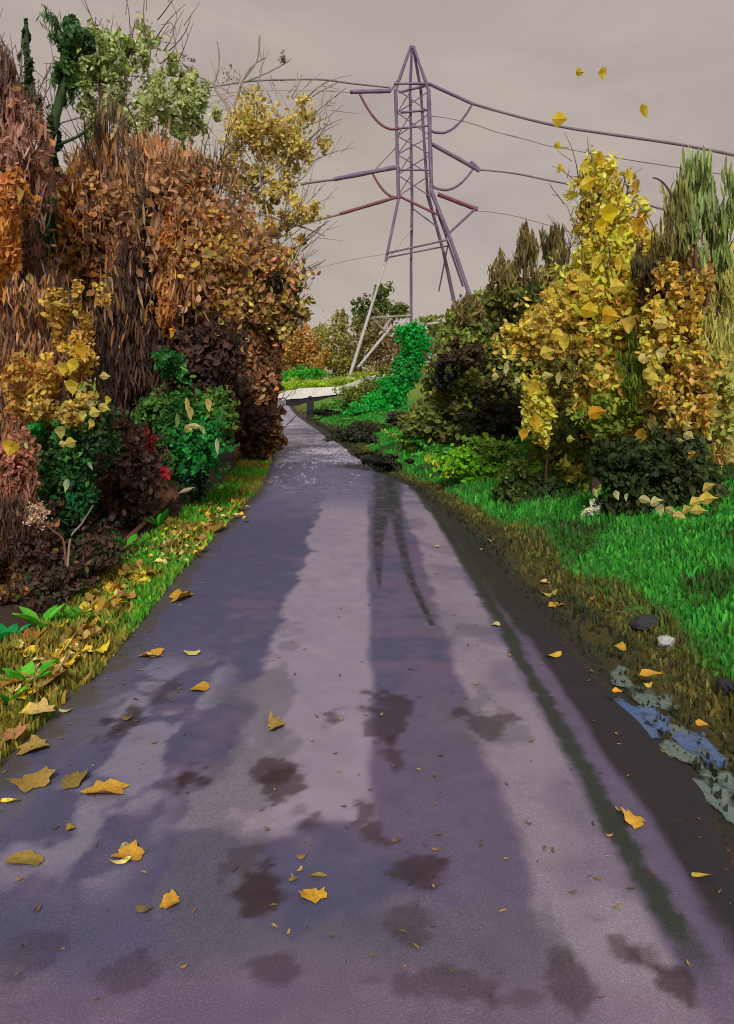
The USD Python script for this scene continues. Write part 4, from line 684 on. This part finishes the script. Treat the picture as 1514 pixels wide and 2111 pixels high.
# ------------------------------------------------------------------ verge grass
def blades(n, xy, tone, h, w, lean=.5):
    x, y = xy
    z = ground_z(x, y)
    hh = h * rng.uniform(.5, 1.3, n); ang = rng.uniform(0, 2 * np.pi, n)
    dx, dy = np.cos(ang), np.sin(ang); ln = lean * rng.uniform(.1, 1, n) * hh
    la = rng.uniform(0, 2 * np.pi, n); lx, ly_ = np.cos(la) * ln, np.sin(la) * ln
    ww = w * rng.uniform(.6, 1.3, n)
    b0 = np.stack([x - dx * ww, y - dy * ww, z - .01], 1); b1 = np.stack([x + dx * ww, y + dy * ww, z - .01], 1)
    m0 = np.stack([x - dx * ww * .7 + lx * .4, y - dy * ww * .7 + ly_ * .4, z + hh * .6], 1); m1 = np.stack([x + dx * ww * .7 + lx * .4, y + dy * ww * .7 + ly_ * .4, z + hh * .6], 1)
    tp = np.stack([x + lx, y + ly_, z + hh * .95], 1)
    v = np.stack([b0, b1, m1, m0, tp], 1).reshape(-1, 3); k = np.arange(n)[:, None] * 5
    f = np.concatenate([k + np.array([[0, 1, 2]]), k + np.array([[0, 2, 3]]), k + np.array([[3, 2, 4]])], 1).reshape(-1, 3)
    return v, f, np.repeat(tone, 5, 0)

def scatter(n, y0, y1, off0, off1, side):
    y = y0 * (y1 / y0) ** rng.random(n)
    o = off0 + (off1 - off0) * rng.random(n)
    return (edge_l(y) - o if side < 0 else edge_r(y) + o), y, o

def mixrows(a, b, t): return a * (1 - t[:, None]) + b * t[:, None]
n = 15000
x, y, o = scatter(n, 3.2, 26, -.03, .62, -1); nn = fbm2(x, y, 1.6, 5)
tone = mixrows(pick([(92, 98, 34), (110, 104, 42), (130, 112, 44)], n), pick([(70, 128, 30), (84, 146, 36), (58, 104, 30)], n), sstep(nn + (y < 5) * .06, .42, .58))
g1 = blades(n, (x, y), tone, .04 + .085 * fbm2(x, y, 3.2, 19), .008 + .0011 * y)
tag(obj('left_verge_grass', g1[:2], M_grass, color=g1[2]).GetPrim(), 'short green and straw grass on the left verge of the lane', 'grass', None, 'stuff')
n = 72000
x, y, o = scatter(n, 3.0, 48, .06, 5.0, 1); o2 = o + (fbm2(x, y, 1.1, 7) - .5) * .55
nn = fbm2(x, y, 1.4, 15)
keep = rng.random(n) < np.where(o < .35, .35, 1.0); x, y, o, o2, nn = x[keep], y[keep], o[keep], o2[keep], nn[keep]; n = len(x)
oli = pick([(84, 78, 34), (66, 64, 30), (96, 88, 40), (54, 52, 32)], n); eme = pick([(46, 124, 38), (40, 112, 34), (62, 134, 44), (34, 100, 32)], n); dee = pick([(44, 70, 28), (50, 58, 30), (40, 84, 30)], n)
tone = mixrows(mixrows(oli, eme, sstep(o2 - .16 * (1 - sstep(y, 8, 12)), .5, .66)), dee, np.clip(sstep(nn, .54, .62) * sstep(o2, .6, .9) + .3 * sstep(fbm2(x, y, 5, 47), .52, .64), 0, 1))
tone = mixrows(tone, pick([(40, 42, 32), (36, 44, 28)], n), 1 - sstep(o2, .2, .46))
g2 = blades(n, (x, y), tone, np.where(o2 < .6, .042, .07) * (1 + .02 * y) * (.35 + 1.3 * fbm2(x, y, 2.6, 29)), .007 + .0012 * y)
tag(obj('right_bank_grass', g2[:2], M_grass, color=g2[2]).GetPrim(), 'emerald and olive grass on the right bank of the lane', 'grass', None, 'stuff')
# the thin line of straw along the crest of the right verge
pl = np.array([at_ground(*q) for q in ((778, 880), (830, 915), (880, 950), (935, 985))]); s_ = rng.random(420)
xx = np.interp(s_, np.linspace(0, 1, 4), pl[:, 0]) + rng.normal(0, .05, 420); yy = np.interp(s_, np.linspace(0, 1, 4), pl[:, 1]) + rng.normal(0, .1, 420)
g3 = blades(420, (xx, yy), pick([(190, 160, 36), (164, 140, 40), (206, 176, 60)], 420), .12, .022)
tag(obj('straw_grass_strip', g3[:2], M_grass, color=g3[2]).GetPrim(), 'thin line of straw yellow grass along the crest of the right verge', 'grass', None, 'stuff')

# leafy weeds in the left foreground
def weed(px, py, h, n, palette, label, wide=.5, name='leafy_weed'):
    p = at_ground(px, py); kk = p[1] / FOCAL; w = thing(name, label, 'weed', None, p)
    for i_ in range(n):
        a = i_ * 2.4 + px; L = h * kk * rng.uniform(.7, 1.1); el = rng.uniform(.55, 1.15)
        dirv = np.array([math.cos(a) * math.cos(el), math.sin(a) * math.cos(el), math.sin(el)]); side = np.cross(dirv, [0, 0, 1.0]); side /= np.linalg.norm(side); up = np.cross(side, dirv)
        rows = []
        for s, wd in ((0, .05), (.25, .6), (.5, 1.0), (.75, .75), (1, .04)):
            c0 = p + dirv * L * s - np.array([0, 0, 1]) * L * .25 * s * s
            rows += [c0 - side * wd * L * wide * .5 + up * .05 * L, c0, c0 + side * wd * L * wide * .5 + up * .05 * L]
        v = np.array(rows); f = []
        for r in range(4):
            for cc in range(2):
                q = r * 3 + cc; f += [[q, q + 1, q + 4], [q, q + 4, q + 3]]
        obj('leaf', (v, np.array(f)), M_leaf, w, p, color=np.tile(pick(palette, 1), (len(v), 1)), smooth=True)
weed(12, 1330, 70, 7, [(18, 120, 62), (26, 136, 70)], 'broad leaved blue green weed at the left edge of the verge')
weed(86, 1300, 84, 6, [(64, 140, 34), (84, 160, 40)], 'upright bright green weed standing on the left verge', .34)
weed(150, 1290, 60, 6, [(70, 136, 34), (60, 116, 32)], 'low bright green weed right of the upright one', .4)
weed(50, 1420, 90, 8, [(58, 140, 30), (74, 150, 40)], 'large bright green weed among the leaf litter at left', .4)
weed(20, 1455, 60, 6, [(40, 120, 34), (58, 132, 34)], 'small green weed at the left edge below the large one', .4)
weed(262, 1140, 70, 6, [(52, 130, 34), (40, 112, 34)], 'green weed beside the fallen branch', .3)
weed(330, 1090, 60, 6, [(64, 140, 38), (50, 120, 36)], 'green weed near the right end of the fallen branch', .3)

# shallow puddles on the trodden right verge
def puddle(cols_, pts_, seed, thr, lift, mat, grow=1.0):
    """A sheet of water with a ragged shore: chains of round pools broken by noise."""
    q = np.array([at_ground(a, b) for a, b, _ in pts_]); r = np.array([c * p[1] / FOCAL for (_, _, c), p in zip(pts_, q)])
    xs_ = np.arange(q[:, 0].min() - .5, q[:, 0].max() + .5, .009); ys_ = np.arange(q[:, 1].min() - .6, q[:, 1].max() + .6, .016)
    X, Y, F = grid(xs_, ys_)
    dmin = np.min([np.hypot((X - a[0]), (Y - a[1]) / 2.4) / rr for a, rr in zip(q, r)], 0)
    fld = dmin + (fbm2(X, Y * .6, 9, seed) - .5) * 2.9 + (noise2(X, Y * .6, 30, seed + 3) - .5) * .25
    F = F[(fld[F] < thr).all(1)]; keep_, inv = np.unique(F, return_inverse=True)
    Z = ground_z(X[keep_], Y[keep_]) + lift
    return np.stack([X[keep_], Y[keep_], Z], 1), inv.reshape(-1, 3), np.repeat(np.clip((thr - fld[keep_]) / .5, 0, 1)[:, None], 3, 1)
def water(name, c, rough):
    """Thin water: thins out to nothing at its shore."""
    return usdkit.material(stage, f'/World/Looks/{name}', {
        'a': ('attribute', {'attribute': 'tone'}), 'g': ('geometry', {}), 'n': ('noise_texture', {'scale': 55.0, 'detail': 3.0}), 's': ('math', {'math_type': 'multiply_add', 'value2': 1.6, 'value3': -.8}),
        'f': ('math', {'math_type': 'add', 'use_clamp': True}), 't': ('transparent_bsdf', {}), 'p': ('principled_bsdf', {'base_color': tuple(base(c)), 'roughness': rough, 'specular_ior_level': 0.6}), 'm': ('mix_closure', {})},
        [('g.position', 'n.vector'), ('n.fac', 's.value1'), ('a.fac', 'f.value1'), ('s.value', 'f.value2'), ('f.value', 'm.fac'), ('t.BSDF', 'm.closure1'), ('p.BSDF', 'm.closure2')], surface='m.closure')
M_wet = water('wet_mud_film', (92, 108, 106), .2)
M_pool = water('puddle_water', (72, 94, 138), .1)
for nm_, pts_, seed, thr, lift, m_ in (('puddle', [(1290, 1405, 26), (1330, 1430, 34), (1372, 1450, 30), (1262, 1460, 22), (1370, 1500, 30), (1400, 1520, 30), (1410, 1560, 34), (1450, 1590, 36), (1490, 1600, 36), (1470, 1640, 34), (1500, 1680, 30)], 3, 1.0, .010, M_wet),
                                       ('puddle', [(1310, 1485, 30), (1345, 1492, 28), (1342, 1512, 22), (1420, 1540, 26), (1455, 1545, 28)], 8, 1.3, .014, M_pool)):
    v, f, c = puddle(None, pts_, seed, thr, lift, m_)
    o_ = obj(nm_, (v, f), m_, color=c, smooth=True)
    tag(o_.GetPrim(), None, None, None, 'structure')

# ------------------------------------------------------------------ fallen leaves, each one a thing
def leaf_outline(kind):
    if kind == 'maple':
        ang = np.radians([0, 14, 28, 44, 60, 78, 96, 116, 136, 158, 172, 180]); rad = np.array([1, .84, .72, .95, .76, .66, .88, .72, .6, .66, .48, .42])
        ang = np.concatenate([ang, 2 * np.pi - ang[-2:0:-1]]); rad = np.concatenate([rad, rad[-2:0:-1]])
    else:
        ang = np.linspace(0, 2 * np.pi, 14, endpoint=False); rad = np.array([1.05, .86, .66, .55, .52, .58, .72, .86, .72, .58, .52, .55, .66, .86])
    return ang, rad
def flat_leaf(w, h, kind, curl, seed):
    """A curled leaf lying flat: w across the picture, h away from the viewer, metres."""
    r_ = np.random.default_rng(seed); ang, rad = leaf_outline(kind); rad = rad * r_.uniform(.88, 1.12, len(rad)); rot = r_.uniform(0, 2 * np.pi) if kind == 'maple' else r_.uniform(-.5, .5)
    ring = lambda s: np.stack([np.cos(ang + rot) * rad * s, np.sin(ang + rot) * rad * s], 1)
    q = np.vstack([ring(1), ring(.5), [[0, 0]]]); n_ = len(ang)
    z = curl * (np.hypot(*q.T) ** 2) * (.5 + .8 * np.sin(np.arctan2(q[:, 1], q[:, 0]) * 2 + r_.uniform(0, 6))) * max(w, h) * .5
    v = np.column_stack([q[:, 0] * w / 2, q[:, 1] * h / 2, np.maximum(z, 0) + .004])
    i_ = np.arange(n_); j_ = (i_ + 1) % n_
    return v, np.vstack([np.stack([i_, j_, j_ + n_], 1), np.stack([i_, j_ + n_, i_ + n_], 1), np.stack([i_ + n_, j_ + n_, np.full(n_, 2 * n_)], 1)])
def lane_top(x, y):
    l, r = edge_l(y), edge_r(y); t_ = (x - l) / (r - l)
    return .012 + .03 * (1 - (2 * t_ - 1) ** 2) if 0 < t_ < 1 else float(ground_z(x, y))
def fallen(px, py, w, h, color, label, kind='maple', curl=.35, group=None, lift=0.0):
    p = G(px, py)
    for _ in range(3): p = G(px, py, lane_top(p[0], p[1]) + lift)
    kk = p[1] / FOCAL; hh = min(h * kk * p[1] / EYE, 2.0 * w * kk)
    v, f = flat_leaf(w * kk, hh, kind, curl, int(px * 7 + py * 13))
    p = p + np.array([0, 0, .004])
    m_ = obj('fallen_leaf', (v + p, f), M_fall, None, p, color=np.tile(base(color) * np.exp(rng.normal(0, .06)), (len(v), 1)), smooth=True)
    tag(m_.GetPrim(), label, 'leaf', group)
OC, OL, YL, PY = (176, 132, 44), (130, 110, 48), (214, 176, 60), (214, 196, 120)
LANE_LEAVES = [(375, 1232, 54, 42, OC, 'ochre lobed leaf on the lane nearest the left verge, farthest up'), (312, 1352, 62, 22, OC, 'ochre leaf under a paler one, left half of the lane'), (318, 1354, 36, 12, PY, 'pale yellow leaf resting on an ochre leaf', 'oval'), (395, 1349, 44, 15, (200, 184, 104), 'narrow pale leaf right of the stacked pair', 'oval'),
    (412, 1422, 40, 34, OC, 'round ochre leaf below the narrow pale leaf', 'oval'), (566, 1500, 46, 38, (138, 116, 56), 'dull olive leaf at the edge of the pale strip'), (260, 1484, 26, 14, (112, 94, 44), 'olive leaf on the dark stain', 'oval'), (216, 1632, 112, 52, OC, 'wide ochre lobed leaf on the left of the lane'), (150, 1612, 66, 46, OL, 'olive leaf left of the wide ochre one'),
    (60, 1614, 110, 48, (150, 122, 56), 'tan lobed leaf close to the left edge'), (20, 1655, 46, 14, (206, 186, 60), 'thin lemon yellow leaf at the left edge', 'oval'), (76, 1543, 76, 40, (150, 124, 60), 'tan leaf at the tip of the verge'), (46, 1778, 92, 50, OL, 'long olive leaf at the lower left edge', 'oval'), (145, 1712, 24, 24, (136, 110, 48), 'small brown leaf on the left of the lane', 'oval'),
    (258, 1768, 88, 42, OC, 'ochre leaf under the curled pale one'), (246, 1782, 52, 16, (226, 206, 130), 'curled pale yellow leaf lying on the ochre leaf', 'oval'), (355, 1864, 52, 46, OC, 'ochre leaf at lower left with a faint olive one beside it'), (296, 1880, 40, 28, (112, 98, 60), 'faint olive leaf beside the lower left ochre leaf', 'oval'), (646, 1850, 76, 40, (184, 140, 40), 'large ochre leaf in the lower middle of the lane'),
    (604, 1818, 22, 14, OL, 'small olive leaf above left of the large ochre one', 'oval'), (652, 1810, 44, 14, OL, 'thin olive leaf just above the large ochre one', 'oval'), (622, 1772, 22, 18, (140, 106, 60), 'tiny brown leaf in the lower middle of the lane', 'oval'), (134, 1469, 32, 10, (190, 176, 124), 'small pale leaf just off the left verge', 'oval'),
    (1312, 1698, 58, 40, (192, 146, 50), 'gold lobed leaf on the dark mud at right'), (1448, 1810, 54, 14, (178, 148, 60), 'narrow tan leaf on the mud near the right edge', 'oval'), (1140, 1355, 42, 12, (190, 154, 40), 'narrow gold leaf on the mossy right edge', 'oval'), (1022, 1290, 20, 12, (176, 164, 110), 'small pale leaf on the mossy right edge', 'oval'),
    (900, 1128, 14, 16, (176, 160, 110), 'tiny pale leaf at the right edge of the lane', 'oval'), (994, 1134, 12, 14, (150, 136, 84), 'tiny tan leaf on the olive verge, farther one', 'oval'), (1012, 1116, 16, 16, (170, 150, 80), 'small yellow tan leaf on the olive verge', 'oval'), (1122, 1202, 30, 12, (184, 164, 96), 'pale tan leaf on the right verge, above two others', 'oval'),
    (1130, 1228, 36, 14, (176, 154, 84), 'tan leaf on the right verge, middle of three', 'oval'), (1146, 1250, 40, 18, (190, 144, 50), 'gold leaf on the right verge, lowest of three', 'oval')]
for q in LANE_LEAVES:
    fallen(*q[:6], kind=(q[6] if len(q) > 6 else 'maple'))
v, f, c = single_leaf(258, 1750, 18, 36, G(258, 1770)[1], (226, 208, 140)); q_ = G(258, 1770)
tag(obj('fallen_leaf', (v, f), M_fall, None, q_, color=c).GetPrim(), 'pale leaf standing on edge above the curled pale one', 'leaf')
VERGE = []
for i_ in range(230):                                  # litter along the left verge
    s = rng.random() ** .8
    px = np.interp(s, [0, .25, .5, .75, 1], [30, 140, 240, 380, 505]) + rng.normal(0, 22); py = np.interp(s, [0, .25, .5, .75, 1], [1440, 1335, 1225, 1110, 1025]) + rng.normal(0, 14)
    sz = np.interp(py, [1000, 1450], [15, 40]) * rng.uniform(.6, 1.3)
    VERGE.append((px, py, sz, sz * rng.uniform(.4, .8), [YL, PY, OC, OL, (160, 120, 60), (222, 190, 60), (176, 150, 90)][rng.integers(7)]))
for px, py, w, h, cc in [(345, 1290, 1, 1, OC)][:0] + VERGE:
    fallen(px, py, w, h, cc, 'small yellow or tan leaf lying in the grass of the left verge', 'oval', .5, 'fallen leaves along the left verge', .05)
for q in [(70, 1318, 60, 44, (168, 100, 44), 'large orange brown leaf between green weeds at the left edge'), (36, 1336, 36, 30, (222, 196, 110), 'pale yellow leaf left of the orange brown one'), (120, 1352, 40, 50, (224, 176, 44), 'bright yellow leaf on the verge, left of a row of yellow leaves'), (175, 1346, 36, 34, (222, 188, 66), 'bright yellow leaf in the middle of the row on the verge'), (210, 1344, 34, 36, (226, 190, 50), 'bright yellow leaf at the right end of the row by the lane'),
          (140, 1370, 34, 24, (218, 176, 50), 'yellow leaf just below the row on the verge'), (180, 1262, 80, 60, (156, 128, 50), 'large ochre leaf lying across the left verge'), (105, 1398, 90, 50, (164, 136, 92), 'large tan leaf at the lower edge of the left verge'), (50, 1472, 34, 44, (216, 184, 70), 'yellow leaf at the lowest corner of the verge'), (84, 1470, 70, 30, (176, 150, 90), 'buff leaf beside the lowest yellow leaf'), (20, 1520, 70, 40, (168, 116, 80), 'reddish tan leaf at the left edge below the verge'),
          (24, 1410, 60, 26, (170, 112, 50), 'rusty leaf at the left edge among green weeds'), (440, 1090, 50, 40, (140, 112, 48), 'large olive ochre leaf at the lane side of the verge, far end')]:
    fallen(*q, kind='maple', lift=.06)
for q in [(1272, 1428, 22, 26, (214, 150, 40), 'orange leaf beside the grey water film on the right verge'), (1340, 1392, 50, 26, (184, 134, 50), 'ochre leaf above the puddles'), (1336, 1416, 20, 18, (206, 176, 70), 'small yellow leaf at the far end of the puddles'), (1446, 1496, 28, 26, (196, 144, 50), 'orange leaf among olive grass right of the blue puddle'), (1275, 1338, 30, 30, (172, 134, 50), 'ochre leaf on the olive grass of the right bank'), (1220, 1236, 14, 14, (196, 120, 30), 'small orange leaf on the right verge')]:
    fallen(*q, kind='oval', lift=.08)
n = 520                                                # crumbs of leaf and twig too small to tell apart
y = 2.1 * (14 / 2.1) ** rng.random(n); tt = rng.random(n) ** 1.9; tt = np.where(rng.random(n) < .2, 1 - tt * .5, tt)
x = edge_l(y) * (1 - tt) + edge_r(y) * tt
vv, ff, cc, o = [], [], [], 0
for i_ in range(n):
    sz = rng.uniform(.012, .04); v, f = flat_leaf(sz, sz * rng.uniform(.3, .8), 'oval', .3, i_); a = rng.uniform(0, 6.3); ca, sa = math.cos(a), math.sin(a)
    v = v @ np.array([[ca, sa, 0], [-sa, ca, 0], [0, 0, 1]]) + np.array([x[i_], y[i_], lane_top(x[i_], y[i_]) + .003])
    vv.append(v); ff.append(f + o); o += len(v); cc.append(np.tile(pick([(120, 96, 52), (96, 72, 48), (70, 54, 44), (150, 120, 60), (84, 80, 50)], 1) * .8, (len(v), 1)))
tag(obj('leaf_litter', (np.vstack(vv), np.vstack(ff)), M_fall, color=np.vstack(cc), smooth=True).GetPrim(), 'crumbs of brown leaf scattered over the lane', 'leaf litter', None, 'stuff')
# leaves carried by the wind above the yellow tree
for px, py, w, h, lab in ((1195, 148, 24, 22, 'yellow leaf blowing in the air, topmost on the left'), (1243, 150, 22, 30, 'yellow leaf blowing in the air, topmost on the right'), (1329, 228, 20, 38, 'upright yellow leaf in the air, farthest right'), (1154, 245, 40, 36, 'largest yellow leaf in the air, over the thick cable'), (1151, 300, 24, 18, 'yellow leaf in the air left of the yellow tree, upper'), (1156, 346, 22, 22, 'yellow leaf in the air left of the yellow tree, lower'), (1236, 322, 22, 28, 'yellow leaf in the air just over the top of the yellow tree')):
    v, f, c = single_leaf(px, py, w * .75, h * .75, 10.3, (206, 178, 52)); p = P(px, py, 10.3)
    tag(obj('drifting_leaf', (v, f), M_leaf, None, p, color=c).GetPrim(), lab, 'leaf')
